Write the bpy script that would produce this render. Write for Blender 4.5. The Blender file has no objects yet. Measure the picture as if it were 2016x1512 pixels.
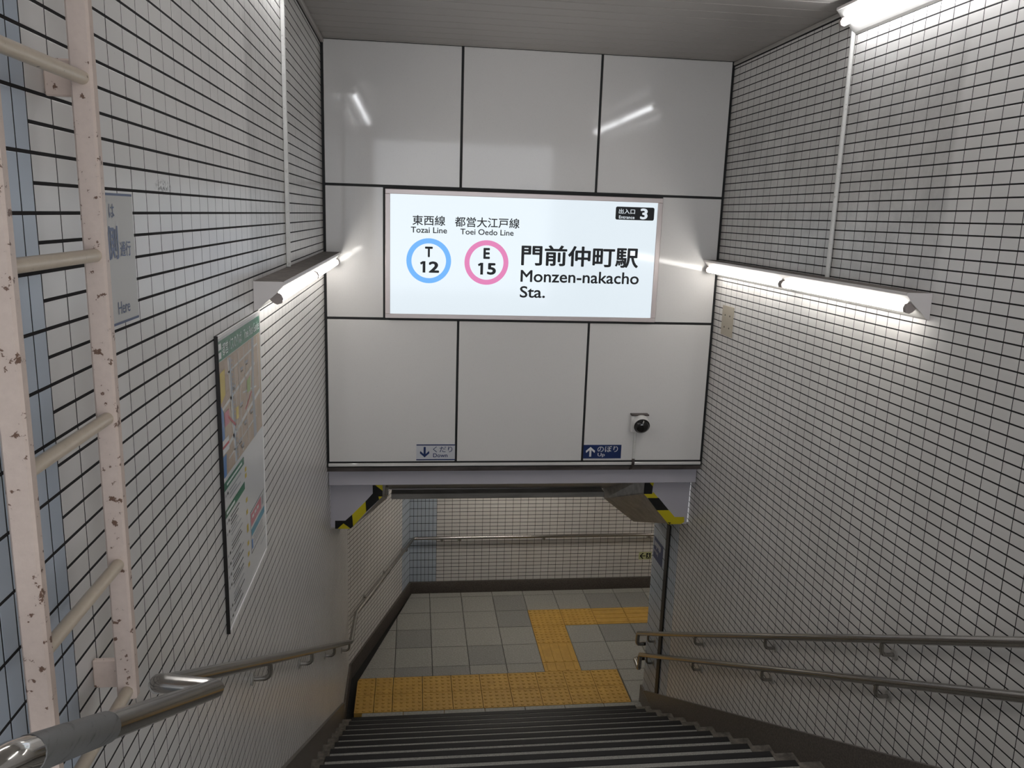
import bpy, math, random
import numpy as np
from mathutils import Vector, Matrix

random.seed(7)
rng = np.random.default_rng(7)
scene = bpy.context.scene
COL = scene.collection

# ------------------------------------------------------------------ camera
F_PX = 1579.71
YAW, PITCH, ROLL = math.radians(7.155), math.radians(-11.817), math.radians(1.858)
_f = Vector((math.sin(YAW) * math.cos(PITCH), math.cos(YAW) * math.cos(PITCH), math.sin(PITCH)))
_r0 = Vector((math.cos(YAW), -math.sin(YAW), 0))
_u0 = _r0.cross(_f)
_r = _r0 * math.cos(ROLL) + _u0 * math.sin(ROLL)
_u = _u0 * math.cos(ROLL) - _r0 * math.sin(ROLL)
cam_data = bpy.data.cameras.new('camera')
cam_data.sensor_fit = 'HORIZONTAL'
cam_data.sensor_width = 36.0
cam_data.lens = F_PX / 2016 * 36.0
cam_data.clip_start = 0.02
cam = bpy.data.objects.new('camera', cam_data)
COL.objects.link(cam)
cam.matrix_world = Matrix(((_r.x, _u.x, -_f.x, 0), (_r.y, _u.y, -_f.y, 0), (_r.z, _u.z, -_f.z, 0), (0, 0, 0, 1)))
scene.camera = cam

# ------------------------------------------------------------------ world, exposure
world = bpy.data.worlds.new('world')
scene.world = world
world.use_nodes = True
bg = world.node_tree.nodes['Background']
bg.inputs[0].default_value = (0.90, 0.94, 1.0, 1)      # overcast daylight at the street end of the stairs
bg.inputs[1].default_value = 2.7
scene.view_settings.view_transform = 'Standard'
scene.view_settings.look = 'None'
scene.view_settings.gamma = 1.0
scene.view_settings.use_curve_mapping = False
scene.view_settings.exposure = 0.13

TUBE_EMIT = 16.0
SIGN_EMIT = 0.785
LANDING_EMIT = 7.0

# ------------------------------------------------------------------ measured layout (metres, camera lens at the origin)
XL, XR, D = -0.6538, 2.3245, 5.9983
ZC = 1.155                       # ceiling
H = -4.775                       # landing floor
RUN, RISE = 0.30, 0.165
NOSE_Y0, NOSE_Z0 = 6.78, -4.61   # lowest nosing
N_STEP = 20
Z_TOP = NOSE_Z0 + RISE * (N_STEP - 1)
Y_BEHIND = -2.0
TH, TW = 0.0511, 0.10
Y_RW_END = 7.10
Y_BACK = 9.72
LW_END = (XL, 7.80)
CORNER = (-0.035, Y_BACK)
X_FAR = 6.2
Z_LCEIL = -2.47

def nose_z(y):
    return NOSE_Z0 + (NOSE_Y0 - y) * RISE / RUN

# ------------------------------------------------------------------ materials
def lin(c):
    return tuple(((v / 255) / 12.92 if v / 255 <= 0.04045 else ((v / 255 + 0.055) / 1.055) ** 2.4) for v in c)

def mat(name, col, rough=0.5, metal=0.0, spec=0.5, coat=0.0):
    m = bpy.data.materials.new(name)
    m.use_nodes = True
    b = m.node_tree.nodes['Principled BSDF']
    b.inputs['Base Color'].default_value = (*col, 1)
    b.inputs['Roughness'].default_value = rough
    b.inputs['Metallic'].default_value = metal
    b.inputs['Specular IOR Level'].default_value = spec
    b.inputs['Coat Weight'].default_value = coat
    return m

def nodes(m):
    return m.node_tree.nodes, m.node_tree.links, m.node_tree.nodes['Principled BSDF']

def noise_col(m, stops, scale, detail=4.0, rough=0.6, distort=0.0, coord='Object', mapping=None):
    N, L, b = nodes(m)
    tc = N.new('ShaderNodeTexCoord')
    t = N.new('ShaderNodeTexNoise')
    t.inputs['Scale'].default_value = scale
    t.inputs['Detail'].default_value = detail
    t.inputs['Roughness'].default_value = rough
    t.inputs['Distortion'].default_value = distort
    src = tc.outputs[coord]
    if mapping:
        mp = N.new('ShaderNodeMapping')
        mp.inputs['Scale'].default_value = mapping
        L.new(src, mp.inputs[0])
        src = mp.outputs[0]
    L.new(src, t.inputs['Vector'])
    r = N.new('ShaderNodeValToRGB')
    els = r.color_ramp.elements
    while len(els) < len(stops):
        els.new(0.5)
    for e, (p, c) in zip(els, stops):
        e.position = p
        e.color = (*c, 1)
    L.new(t.outputs['Fac'], r.inputs[0])
    L.new(r.outputs[0], b.inputs['Base Color'])
    return t, r

def add_bump(m, scale, strength, dist=0.002, detail=3.0, coord='Object'):
    N, L, b = nodes(m)
    tc = N.new('ShaderNodeTexCoord')
    t = N.new('ShaderNodeTexNoise')
    t.inputs['Scale'].default_value = scale
    t.inputs['Detail'].default_value = detail
    L.new(tc.outputs[coord], t.inputs['Vector'])
    bp = N.new('ShaderNodeBump')
    bp.inputs['Strength'].default_value = strength
    bp.inputs['Distance'].default_value = dist
    L.new(t.outputs['Fac'], bp.inputs['Height'])
    L.new(bp.outputs[0], b.inputs['Normal'])

def tile_material(name, base, soot):
    """glazed wall tile: slight tone drift, and (soot) the grey grime that sits above the lamps"""
    m = mat(name, base, 0.28, 0, 0.5)
    N, L, b = nodes(m)
    geo = N.new('ShaderNodeNewGeometry')
    t = N.new('ShaderNodeTexNoise')
    t.inputs['Scale'].default_value = 2.6
    t.inputs['Detail'].default_value = 5
    L.new(geo.outputs['Position'], t.inputs['Vector'])
    r = N.new('ShaderNodeValToRGB')
    r.color_ramp.elements[0].position = 0.25
    r.color_ramp.elements[1].position = 0.75
    r.color_ramp.elements[0].color = (*[c * 0.90 for c in base], 1)
    r.color_ramp.elements[1].color = (*[min(1, c * 1.04) for c in base], 1)
    L.new(t.outputs['Fac'], r.inputs[0])
    out = r.outputs[0]
    # small dark specks and drips
    t2 = N.new('ShaderNodeTexNoise')
    t2.inputs['Scale'].default_value = 34
    t2.inputs['Detail'].default_value = 6
    t2.inputs['Roughness'].default_value = 0.7
    L.new(geo.outputs['Position'], t2.inputs['Vector'])
    r2 = N.new('ShaderNodeValToRGB')
    r2.color_ramp.elements[0].position = 0.70
    r2.color_ramp.elements[1].position = 0.80
    r2.color_ramp.elements[0].color = (0, 0, 0, 1)
    r2.color_ramp.elements[1].color = (0.55, 0.55, 0.55, 1)
    L.new(t2.outputs['Fac'], r2.inputs[0])
    mx = N.new('ShaderNodeMixRGB')
    L.new(r2.outputs[0], mx.inputs[0])
    L.new(out, mx.inputs[1])
    mx.inputs[2].default_value = (0.22, 0.20, 0.18, 1)
    out = mx.outputs[0]
    if soot:
        sep = N.new('ShaderNodeSeparateXYZ')
        L.new(geo.outputs['Position'], sep.inputs[0])
        def band(sock, a, bb, c, d):
            up = N.new('ShaderNodeMapRange'); up.interpolation_type = 'SMOOTHSTEP'
            up.inputs[1].default_value = a; up.inputs[2].default_value = bb
            L.new(sock, up.inputs[0])
            dn = N.new('ShaderNodeMapRange'); dn.interpolation_type = 'SMOOTHSTEP'
            dn.inputs[1].default_value = c; dn.inputs[2].default_value = d
            dn.inputs[3].default_value = 1; dn.inputs[4].default_value = 0
            L.new(sock, dn.inputs[0])
            mu = N.new('ShaderNodeMath'); mu.operation = 'MULTIPLY'
            L.new(up.outputs[0], mu.inputs[0]); L.new(dn.outputs[0], mu.inputs[1])
            return mu.outputs[0]
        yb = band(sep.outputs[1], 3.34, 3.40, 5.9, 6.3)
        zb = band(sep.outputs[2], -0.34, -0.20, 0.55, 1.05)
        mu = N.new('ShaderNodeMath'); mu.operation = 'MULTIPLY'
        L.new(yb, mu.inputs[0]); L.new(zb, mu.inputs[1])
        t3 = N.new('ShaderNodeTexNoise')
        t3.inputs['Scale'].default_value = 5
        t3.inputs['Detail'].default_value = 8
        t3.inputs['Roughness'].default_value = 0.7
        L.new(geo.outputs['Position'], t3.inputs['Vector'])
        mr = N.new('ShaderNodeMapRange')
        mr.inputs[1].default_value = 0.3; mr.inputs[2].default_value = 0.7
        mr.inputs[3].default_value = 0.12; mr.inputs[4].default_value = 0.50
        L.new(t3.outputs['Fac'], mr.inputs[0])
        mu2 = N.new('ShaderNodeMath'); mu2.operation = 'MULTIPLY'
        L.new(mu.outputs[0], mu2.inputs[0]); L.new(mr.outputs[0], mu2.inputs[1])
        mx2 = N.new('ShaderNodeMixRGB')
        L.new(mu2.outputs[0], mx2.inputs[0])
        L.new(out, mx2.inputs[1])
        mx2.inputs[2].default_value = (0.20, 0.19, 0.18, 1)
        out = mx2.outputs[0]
    if soot:
        vm = N.new('ShaderNodeVectorMath'); vm.operation = 'DISTANCE'
        mpn = N.new('ShaderNodeMapping'); mpn.inputs['Scale'].default_value = (1, 0.62, 2.2)
        L.new(geo.outputs['Position'], mpn.inputs[0])
        L.new(mpn.outputs[0], vm.inputs[0]); vm.inputs[1].default_value = (XL, 2.255 * 0.62, 0.045 * 2.2)
        mr = N.new('ShaderNodeMapRange'); mr.inputs[1].default_value = 0.02; mr.inputs[2].default_value = 0.05; mr.inputs[3].default_value = 1; mr.inputs[4].default_value = 0
        L.new(vm.outputs['Value'], mr.inputs[0])
        t5 = N.new('ShaderNodeTexNoise'); t5.inputs['Scale'].default_value = 110; t5.inputs['Detail'].default_value = 5
        L.new(geo.outputs['Position'], t5.inputs['Vector'])
        m5 = N.new('ShaderNodeMapRange'); m5.inputs[1].default_value = 0.47; m5.inputs[2].default_value = 0.58
        L.new(t5.outputs['Fac'], m5.inputs[0])
        mu5 = N.new('ShaderNodeMath'); mu5.operation = 'MULTIPLY'
        L.new(mr.outputs[0], mu5.inputs[0]); L.new(m5.outputs[0], mu5.inputs[1])
        mx5 = N.new('ShaderNodeMixRGB')
        L.new(mu5.outputs[0], mx5.inputs[0]); L.new(out, mx5.inputs[1]); mx5.inputs[2].default_value = (0.10, 0.08, 0.06, 1)
        out = mx5.outputs[0]
    L.new(out, b.inputs['Base Color'])
    bp = N.new('ShaderNodeBump')
    bp.inputs['Strength'].default_value = 0.04
    bp.inputs['Distance'].default_value = 0.002
    t4 = N.new('ShaderNodeTexNoise')
    t4.inputs['Scale'].default_value = 14
    L.new(geo.outputs['Position'], t4.inputs['Vector'])
    L.new(t4.outputs['Fac'], bp.inputs['Height'])
    L.new(bp.outputs[0], b.inputs['Normal'])
    return m

M = {}
M['tile'] = tile_material('white_glazed_tile', (0.68, 0.655, 0.63), True)
M['tile_blue'] = tile_material('pale_blue_glazed_tile', (0.45, 0.505, 0.575), False)
M['grout'] = mat('dark_grout', (0.007, 0.005, 0.005), 0.9)
M['panel'] = mat('enamel_panel', (0.66, 0.645, 0.63), 0.055, 0, 0.5)
noise_col(M['panel'], [(0.0, (0.42, 0.39, 0.37)), (0.30, (0.64, 0.62, 0.60)), (0.42, (0.71, 0.69, 0.67)), (1.0, (0.73, 0.71, 0.69))], 120, 6, 0.75)
add_bump(M['panel'], 2.0, 0.03, 0.004, 1.0)
M['black'] = mat('black_sealant', (0.006, 0.006, 0.006), 0.6)
M['ceil'] = mat('ceiling_slat_paint', (0.36, 0.335, 0.31), 0.45)
M['ceil_dark'] = mat('ceiling_void', (0.03, 0.027, 0.024), 0.9)
M['white_paint'] = mat('white_paint', (0.72, 0.70, 0.68), 0.4)
M['reflector'] = mat('reflector_enamel', (0.50, 0.485, 0.46), 0.45)
M['lamp_plate'] = mat('lamp_plate', (0.66, 0.62, 0.60), 0.5)
M['dust'] = mat('dusty_top', (0.15, 0.13, 0.115), 0.95)
noise_col(M['dust'], [(0.3, (0.10, 0.085, 0.075)), (0.7, (0.20, 0.175, 0.155))], 20, 6)
M['holder'] = mat('lamp_holder', (0.34, 0.29, 0.27), 0.6)
M['conduit'] = mat('painted_conduit', (0.62, 0.61, 0.58), 0.5)
noise_col(M['conduit'], [(0.30, (0.30, 0.28, 0.25)), (0.42, (0.62, 0.61, 0.58)), (1.0, (0.66, 0.65, 0.62))], 60, 6, 0.75)
M['steel'] = mat('brushed_stainless', (0.40, 0.38, 0.355), 0.20, 1.0)
M['steel_matt'] = mat('dull_stainless', (0.42, 0.40, 0.37), 0.5, 0.25)
noise_col(M['steel_matt'], [(0.3, (0.30, 0.285, 0.26)), (0.7, (0.46, 0.44, 0.41))], 5, 6, 0.6, 0, 'Object', (0.4, 3, 3))
M['rail_end'] = mat('polished_steel', (0.66, 0.64, 0.61), 0.10, 1.0)
M['sleeve'] = mat('grey_grip_sleeve', (0.15, 0.148, 0.145), 0.45)
noise_col(M['sleeve'], [(0.36, (0.07, 0.07, 0.07)), (0.46, (0.16, 0.158, 0.155)), (1.0, (0.18, 0.178, 0.175))], 14, 5, 0.6, 0, 'Object', (1, 1, 6))
M['ladder'] = mat('chipped_cream_paint', (0.70, 0.58, 0.53), 0.42)
_t, _r_ = noise_col(M['ladder'], [(0.0, (0.10, 0.05, 0.03)), (0.360, (0.16, 0.09, 0.06)), (0.385, (0.62, 0.50, 0.43)), (1.0, (0.72, 0.59, 0.51))], 48, 5, 0.65)
add_bump(M['ladder'], 60, 0.25, 0.003, 5)
M['rung'] = mat('rung_paint', (0.60, 0.52, 0.44), 0.32)
noise_col(M['rung'], [(0.0, (0.08, 0.05, 0.03)), (0.30, (0.12, 0.08, 0.05)), (0.325, (0.57, 0.48, 0.37)), (1.0, (0.66, 0.56, 0.44))], 45, 5, 0.65)
M['granite'] = mat('brown_granite_skirting', (0.10, 0.08, 0.068), 0.35)
noise_col(M['granite'], [(0.30, (0.03, 0.026, 0.023)), (0.5, (0.115, 0.098, 0.084)), (0.72, (0.22, 0.19, 0.168))], 90, 6, 0.8)
M['paving'] = mat('grey_granite_paving', (0.3, 0.3, 0.28), 0.5)
noise_col(M['paving'], [(0.28, (0.16, 0.155, 0.14)), (0.5, (0.30, 0.295, 0.27)), (0.75, (0.44, 0.43, 0.40))], 50, 7, 0.85, 0, 'Object')
M['paving_dark'] = mat('darker_granite_paving', (0.25, 0.25, 0.24), 0.5)
noise_col(M['paving_dark'], [(0.28, (0.12, 0.118, 0.112)), (0.5, (0.235, 0.232, 0.22)), (0.75, (0.36, 0.355, 0.34))], 50, 7, 0.85, 0, 'Object')
M['tread'] = mat('speckled_tread', (0.3, 0.29, 0.26), 0.6)
noise_col(M['tread'], [(0.30, (0.09, 0.085, 0.078)), (0.5, (0.34, 0.33, 0.30)), (0.70, (0.58, 0.56, 0.51))], 120, 6, 0.9)
M['nosing'] = mat('black_rubber_nosing', (0.010, 0.009, 0.009), 0.6)
M['side_stone'] = mat('pale_step_end', (0.36, 0.32, 0.27), 0.7)
noise_col(M['side_stone'], [(0.3, (0.11, 0.095, 0.08)), (0.7, (0.27, 0.24, 0.20))], 25, 5)
M['yellow'] = mat('tactile_yellow', (0.56, 0.31, 0.055), 0.55)
noise_col(M['yellow'], [(0.3, (0.46, 0.27, 0.055)), (0.7, (0.60, 0.355, 0.075))], 12, 6, 0.7)
M['gutter'] = mat('black_gutter', (0.012, 0.011, 0.010), 0.6)
M['beam'] = mat('lavender_painted_steel', (0.52, 0.50, 0.55), 0.38)
M['dirt_steel'] = mat('dirty_steel_ledge', (0.09, 0.075, 0.068), 0.5, 0.4)
noise_col(M['dirt_steel'], [(0.3, (0.04, 0.032, 0.03)), (0.7, (0.15, 0.125, 0.115))], 6, 6, 0.7, 0, 'Object', (0.6, 3, 5))
M['tape_y'] = mat('hazard_yellow', (0.62, 0.52, 0.015), 0.4)
M['tape_k'] = mat('hazard_black', (0.008, 0.008, 0.008), 0.4)
M['sign_frame'] = mat('sign_frame_aluminium', (0.60, 0.53, 0.52), 0.32, 0.35)
M['ink'] = mat('sign_ink', (0.012, 0.014, 0.018), 0.35, 0, 0.25)
M['navy'] = mat('navy_print', (0.010, 0.028, 0.115), 0.35)
M['sheet'] = mat('sticker_white', (0.56, 0.565, 0.60), 0.35)
M['notice'] = mat('notice_sheet', (0.50, 0.485, 0.46), 0.45)
M['wht'] = mat('print_white', (0.72, 0.72, 0.72), 0.4)
M['darkglass'] = mat('smoked_dome', (0.010, 0.009, 0.009), 0.06, 0, 0.5, 0.5)
M['plate'] = mat('beige_cover_plate', (0.42, 0.37, 0.29), 0.5)
M['screw'] = mat('screw_head', (0.10, 0.085, 0.07), 0.5, 0.6)
M['post'] = mat('dark_shutter_rail', (0.018, 0.016, 0.015), 0.45, 0.3)
M['concrete'] = mat('plain_plaster', (0.45, 0.44, 0.42), 0.8)
add_bump(M['concrete'], 20, 0.2)
M['poster'] = mat('poster_paper', (0.66, 0.66, 0.655), 0.22)
M['exit'] = mat('luminous_exit_sheet', (0.50, 0.52, 0.28), 0.5)
P_COL = dict(map=(0.46, 0.36, 0.27), block=(0.50, 0.39, 0.30), road=(0.62, 0.60, 0.57), grey=(0.36, 0.37, 0.38),
             yellow=(0.62, 0.47, 0.10), blue=(0.10, 0.22, 0.47), green=(0.03, 0.19, 0.105), park=(0.32, 0.42, 0.16),
             red=(0.50, 0.09, 0.10), pale=(0.42, 0.50, 0.60), text=(0.10, 0.10, 0.11), pink=(0.55, 0.20, 0.24), teal=(0.07, 0.28, 0.40),
             white=(0.70, 0.70, 0.70))
for k, c in P_COL.items():
    M['p_' + k] = mat('print_' + k, c, 0.25)

def emit_mat(name, col, strength, rough=0.2, base=None):
    m = mat(name, base or col, rough)
    b = m.node_tree.nodes['Principled BSDF']
    b.inputs['Emission Color'].default_value = (*col, 1)
    b.inputs['Emission Strength'].default_value = strength
    return m
M['tube'] = emit_mat('fluorescent_tube', (1.0, 0.975, 0.935), TUBE_EMIT * 0.80, 0.3, (0.8, 0.8, 0.8))
M['tube_cool'] = emit_mat('fluorescent_tube_cool', (0.95, 0.965, 1.0), TUBE_EMIT * 1.25, 0.3, (0.8, 0.8, 0.8))
M['tube_landing'] = emit_mat('landing_tube', (1.0, 0.95, 0.86), LANDING_EMIT * 4, 0.3, (0.8, 0.8, 0.8))
M['face'] = emit_mat('backlit_sign_face', (0.83, 0.93, 1.0), SIGN_EMIT, 0.08, (0.10, 0.10, 0.10))
M['ring_b'] = emit_mat('backlit_blue_ring', (0.095, 0.43, 1.0), SIGN_EMIT, 0.08, (0.03, 0.05, 0.08))
M['ring_p'] = emit_mat('backlit_pink_ring', (0.78, 0.16, 0.44), SIGN_EMIT, 0.08, (0.07, 0.03, 0.05))
M['face_w'] = emit_mat('backlit_white_letters', (0.85, 0.93, 1.0), SIGN_EMIT * 0.9, 0.08, (0.1, 0.1, 0.1))

# ------------------------------------------------------------------ object helpers
def link(o, parent=None):
    COL.objects.link(o)
    if parent is not None:
        o.parent = parent
    return o

def mesh_obj(name, verts, faces, m, parent=None, smooth=False, fmats=None):
    me = bpy.data.meshes.new(name)
    me.from_pydata([tuple(v) for v in verts], [], faces)
    mats = m if isinstance(m, (list, tuple)) else [m]
    for x in mats:
        me.materials.append(M[x] if isinstance(x, str) else x)
    if fmats is not None:
        me.polygons.foreach_set('material_index', fmats)
    if smooth:
        me.polygons.foreach_set('use_smooth', [True] * len(me.polygons))
    me.update()
    return link(bpy.data.objects.new(name, me), parent)

def tag(o, label=None, cat=None, group=None, kind=None):
    if label: o['label'] = label
    if cat: o['category'] = cat
    if group: o['group'] = group
    if kind: o['kind'] = kind
    return o

def empty(name, loc, label, cat, group=None):
    o = bpy.data.objects.new(name, None)
    o.location = loc
    link(o)
    tag(o, label, cat, group)
    return o

def local(parent, v):
    return Vector(v) - parent.location if parent is not None else Vector(v)

class MB:
    """collects shapes in world coordinates; build() makes ONE mesh object, local to its parent's origin"""
    def __init__(s): s.v = []; s.f = []; s.m = []
    def add(s, verts, faces, mi=0):
        b = len(s.v); s.v += [tuple(v) for v in verts]
        s.f += [tuple(b + i for i in f) for f in faces]; s.m += [mi] * len(faces)
    def box(s, x0, x1, y0, y1, z0, z1, mi=0):
        v = [(x, y, z) for z in (z0, z1) for y in (y0, y1) for x in (x0, x1)]
        s.add(v, [(0, 2, 3, 1), (4, 5, 7, 6), (0, 1, 5, 4), (2, 6, 7, 3), (0, 4, 6, 2), (1, 3, 7, 5)], mi)
    def bevbox(s, x0, x1, y0, y1, z0, z1, b, mi=0):
        """box with all edges chamfered"""
        c = Vector(((x0 + x1) / 2, (y0 + y1) / 2, (z0 + z1) / 2)); h = ((x1 - x0) / 2, (y1 - y0) / 2, (z1 - z0) / 2)
        V = []; idx = {}
        for sx in (-1, 1):
            for sy in (-1, 1):
                for sz in (-1, 1):
                    for ax in range(3):
                        p = [sx * (h[0] - b), sy * (h[1] - b), sz * (h[2] - b)]
                        p[ax] = (sx, sy, sz)[ax] * h[ax]
                        idx[(sx, sy, sz, ax)] = len(V); V.append(c + Vector(p))
        Fc = []
        def orient(f):
            n = (V[f[1]] - V[f[0]]).cross(V[f[2]] - V[f[0]])
            ce = sum((V[i] for i in f), Vector()) / len(f) - c
            return tuple(f) if n.dot(ce) > 0 else tuple(reversed(f))
        for ax in range(3):
            o = [a for a in range(3) if a != ax]
            for sg in (-1, 1):
                f = []
                for a, bb in ((-1, -1), (1, -1), (1, 1), (-1, 1)):
                    k = [0, 0, 0]; k[ax] = sg; k[o[0]] = a; k[o[1]] = bb
                    f.append(idx[(*k, ax)])
                Fc.append(orient(f))
        for ax in range(3):
            o = [a for a in range(3) if a != ax]
            for a in (-1, 1):
                for bb in (-1, 1):
                    k0 = [0, 0, 0]; k0[ax] = -1; k0[o[0]] = a; k0[o[1]] = bb
                    k1 = list(k0); k1[ax] = 1
                    Fc.append(orient([idx[(*k0, o[0])], idx[(*k0, o[1])], idx[(*k1, o[1])], idx[(*k1, o[0])]]))
        for sx in (-1, 1):
            for sy in (-1, 1):
                for sz in (-1, 1):
                    Fc.append(orient([idx[(sx, sy, sz, a)] for a in range(3)]))
        s.add(V, Fc, mi)
    def prism(s, poly, ax, a0, a1, mi=0):
        """poly: 2-D outline in the two other axes (in x,y,z order), extruded along axis ax"""
        o = [a for a in range(3) if a != ax]
        n = len(poly); V = []
        for a in (a0, a1):
            for p in poly:
                k = [0, 0, 0]; k[ax] = a; k[o[0]] = p[0]; k[o[1]] = p[1]; V.append(tuple(k))
        area = sum(poly[i][0] * poly[(i + 1) % n][1] - poly[(i + 1) % n][0] * poly[i][1] for i in range(n))
        flip = (area > 0) ^ (ax == 1)
        A = tuple(range(n)); B = tuple(range(n, 2 * n))
        Fc = [tuple(reversed(A)) if flip else A, B if flip else tuple(reversed(B))]
        for i in range(n):
            j = (i + 1) % n
            q = (i, j, n + j, n + i)
            Fc.append(q if flip else tuple(reversed(q)))
        s.add(V, Fc, mi)
    def tube(s, pts, r, seg=14, caps=True, mi=0):
        pts = [Vector(p) for p in pts]
        rs = r if isinstance(r, (list, tuple)) else [r] * len(pts)
        t0 = (pts[1] - pts[0]).normalized()
        nrm = t0.orthogonal().normalized()
        rings = []
        for i, p in enumerate(pts):
            if i == 0: t = t0
            elif i == len(pts) - 1: t = (pts[i] - pts[i - 1]).normalized()
            else: t = ((pts[i + 1] - pts[i]).normalized() + (pts[i] - pts[i - 1]).normalized()).normalized()
            nrm = (nrm - t * nrm.dot(t)).normalized()
            bn = t.cross(nrm)
            k = 1.0
            if 0 < i < len(pts) - 1:
                k = 1.0
            rings.append([p + (nrm * math.cos(a) + bn * math.sin(a)) * rs[i] * k for a in [2 * math.pi * j / seg for j in range(seg)]])
        V = [v for rg in rings for v in rg]
        Fc = []
        for i in range(len(pts) - 1):
            for j in range(seg):
                k = (j + 1) % seg
                Fc.append((i * seg + j, i * seg + k, (i + 1) * seg + k, (i + 1) * seg + j))
        if caps:
            Fc.append(tuple(reversed(range(seg)))); Fc.append(tuple(range((len(pts) - 1) * seg, len(pts) * seg)))
        s.add(V, Fc, mi)
    def build(s, name, m, parent=None, smooth=False):
        vs = s.v
        if parent is not None:
            off = parent.matrix_world.translation if False else origin_of(parent)
            vs = [(a - off[0], b - off[1], c - off[2]) for a, b, c in vs]
        o = mesh_obj(name, vs, s.f, m, parent, False, s.m if isinstance(m, (list, tuple)) else None)
        if smooth:
            smooth_by_angle(o.data)
        return o

def origin_of(o):
    p = Vector(o.location)
    while o.parent is not None:
        o = o.parent
        p += Vector(o.location)
    return p

def smooth_by_angle(me, ang=0.6):
    me.polygons.foreach_set('use_smooth', [True] * len(me.polygons))
    try:
        me.set_sharp_from_angle(angle=ang)
    except Exception:
        pass

def fillet(pts, rad, n=6):
    pts = [Vector(p) for p in pts]
    out = [pts[0]]
    rads = rad if isinstance(rad, (list, tuple)) else [rad] * len(pts)
    for i in range(1, len(pts) - 1):
        a, b, c = pts[i - 1], pts[i], pts[i + 1]
        d1 = (a - b).normalized(); d2 = (c - b).normalized()
        ang = d1.angle(d2)
        if ang > math.pi - 0.02:
            out.append(b); continue
        L = min(rads[i] / math.tan(ang / 2), (a - b).length * 0.48, (c - b).length * 0.48)
        p0, p1 = b + d1 * L, b + d2 * L
        for k in range(n + 1):
            t = k / n
            out.append(p0 * (1 - t) ** 2 + b * 2 * t * (1 - t) + p1 * t * t)
    out.append(pts[-1])
    return out

# ------------------------------------------------------------------ lettering
def text_mesh(txt, bold=0.0):
    cu = bpy.data.curves.new('t', 'FONT')
    cu.body = txt
    cu.size = 1.0
    cu.offset = bold
    cu.resolution_u = 4
    o = bpy.data.objects.new('t', cu)
    COL.objects.link(o)
    dg = bpy.context.evaluated_depsgraph_get()
    me = bpy.data.meshes.new_from_object(o.evaluated_get(dg))
    v = np.empty(len(me.vertices) * 3)
    me.vertices.foreach_get('co', v)
    v = v.reshape(-1, 3)[:, :2]
    fs = [tuple(p.vertices) for p in me.polygons]
    bpy.data.objects.remove(o)
    bpy.data.curves.remove(cu)
    bpy.data.meshes.remove(me)
    return v, fs

class Plane2D:
    """flat lettering and print on a plane: origin o, right u, up v, raised along n"""
    def __init__(s, o, u, v):
        s.o, s.u, s.v = Vector(o), Vector(u), Vector(v); s.n = s.u.cross(s.v)
    def p(s, a, b, h=0.0): return s.o + s.u * a + s.v * b + s.n * h

def put_text(name, txt, pl, a0, a1, b0, b1, m, parent, bold=0.0, h=0.0012):
    """one object per word; bold thickens the strokes by overlaying shifted copies"""
    full, _ = text_mesh(txt)
    mn, mx = full.min(0) - bold, full.max(0) + bold
    off = origin_of(parent)
    words = txt.split(' ')
    shifts = [(0, 0)] if bold <= 0 else [(bold * math.cos(k * math.pi / 4), bold * math.sin(k * math.pi / 4)) for k in range(8)] + [(0, 0)]
    for i, w in enumerate(words):
        v, fs = text_mesh(w)
        if i:      # place the word by the width of what comes before it
            pre, _ = text_mesh(' '.join(words[:i + 1]))
            v = v + np.array([pre[:, 0].max() - v[:, 0].max(), 0])
        V = []; Fc = []
        for k, (dx, dy) in enumerate(shifts):
            b = len(V)
            for x, y in v:
                q = ((x + dx - mn[0]) / (mx[0] - mn[0]), (y + dy - mn[1]) / (mx[1] - mn[1]))
                V.append(pl.p(a0 + (a1 - a0) * q[0], b0 + (b1 - b0) * q[1], h + k * 0.00001) - off)
            Fc += [tuple(b + j for j in f) for f in fs]
        mesh_obj(name, V, Fc, m, parent)

def put_poly(mb, pl, poly, h, mi=0, thick=None):
    """flat printed patch: top face at height h over the plane"""
    n = len(poly)
    area = sum(poly[i][0] * poly[(i + 1) % n][1] - poly[(i + 1) % n][0] * poly[i][1] for i in range(n))
    if area < 0: poly = list(reversed(poly))
    mb.add([pl.p(a, b, h) for a, b in poly], [tuple(range(n))], mi)

def rect(a0, a1, b0, b1): return [(a0, b0), (a1, b0), (a1, b1), (a0, b1)]

def ring_mesh(mb, pl, ca, cb, ro, ri, h, n=56):
    V = []; Fc = []
    for k in range(n):
        a = 2 * math.pi * k / n
        V += [pl.p(ca + ro * math.cos(a), cb + ro * math.sin(a), h), pl.p(ca + ri * math.cos(a), cb + ri * math.sin(a), h)]
    for k in range(n):
        j = (k + 1) % n
        Fc.append((2 * k, 2 * j, 2 * j + 1, 2 * k + 1))
    mb.add(V, Fc)

# ------------------------------------------------------------------ tiled walls
def project(p):
    d = p @ np.array(_f)
    return np.stack([1008 + F_PX * (p @ np.array(_r)) / d, 756 - F_PX * (p @ np.array(_u)) / d], -1), d

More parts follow.
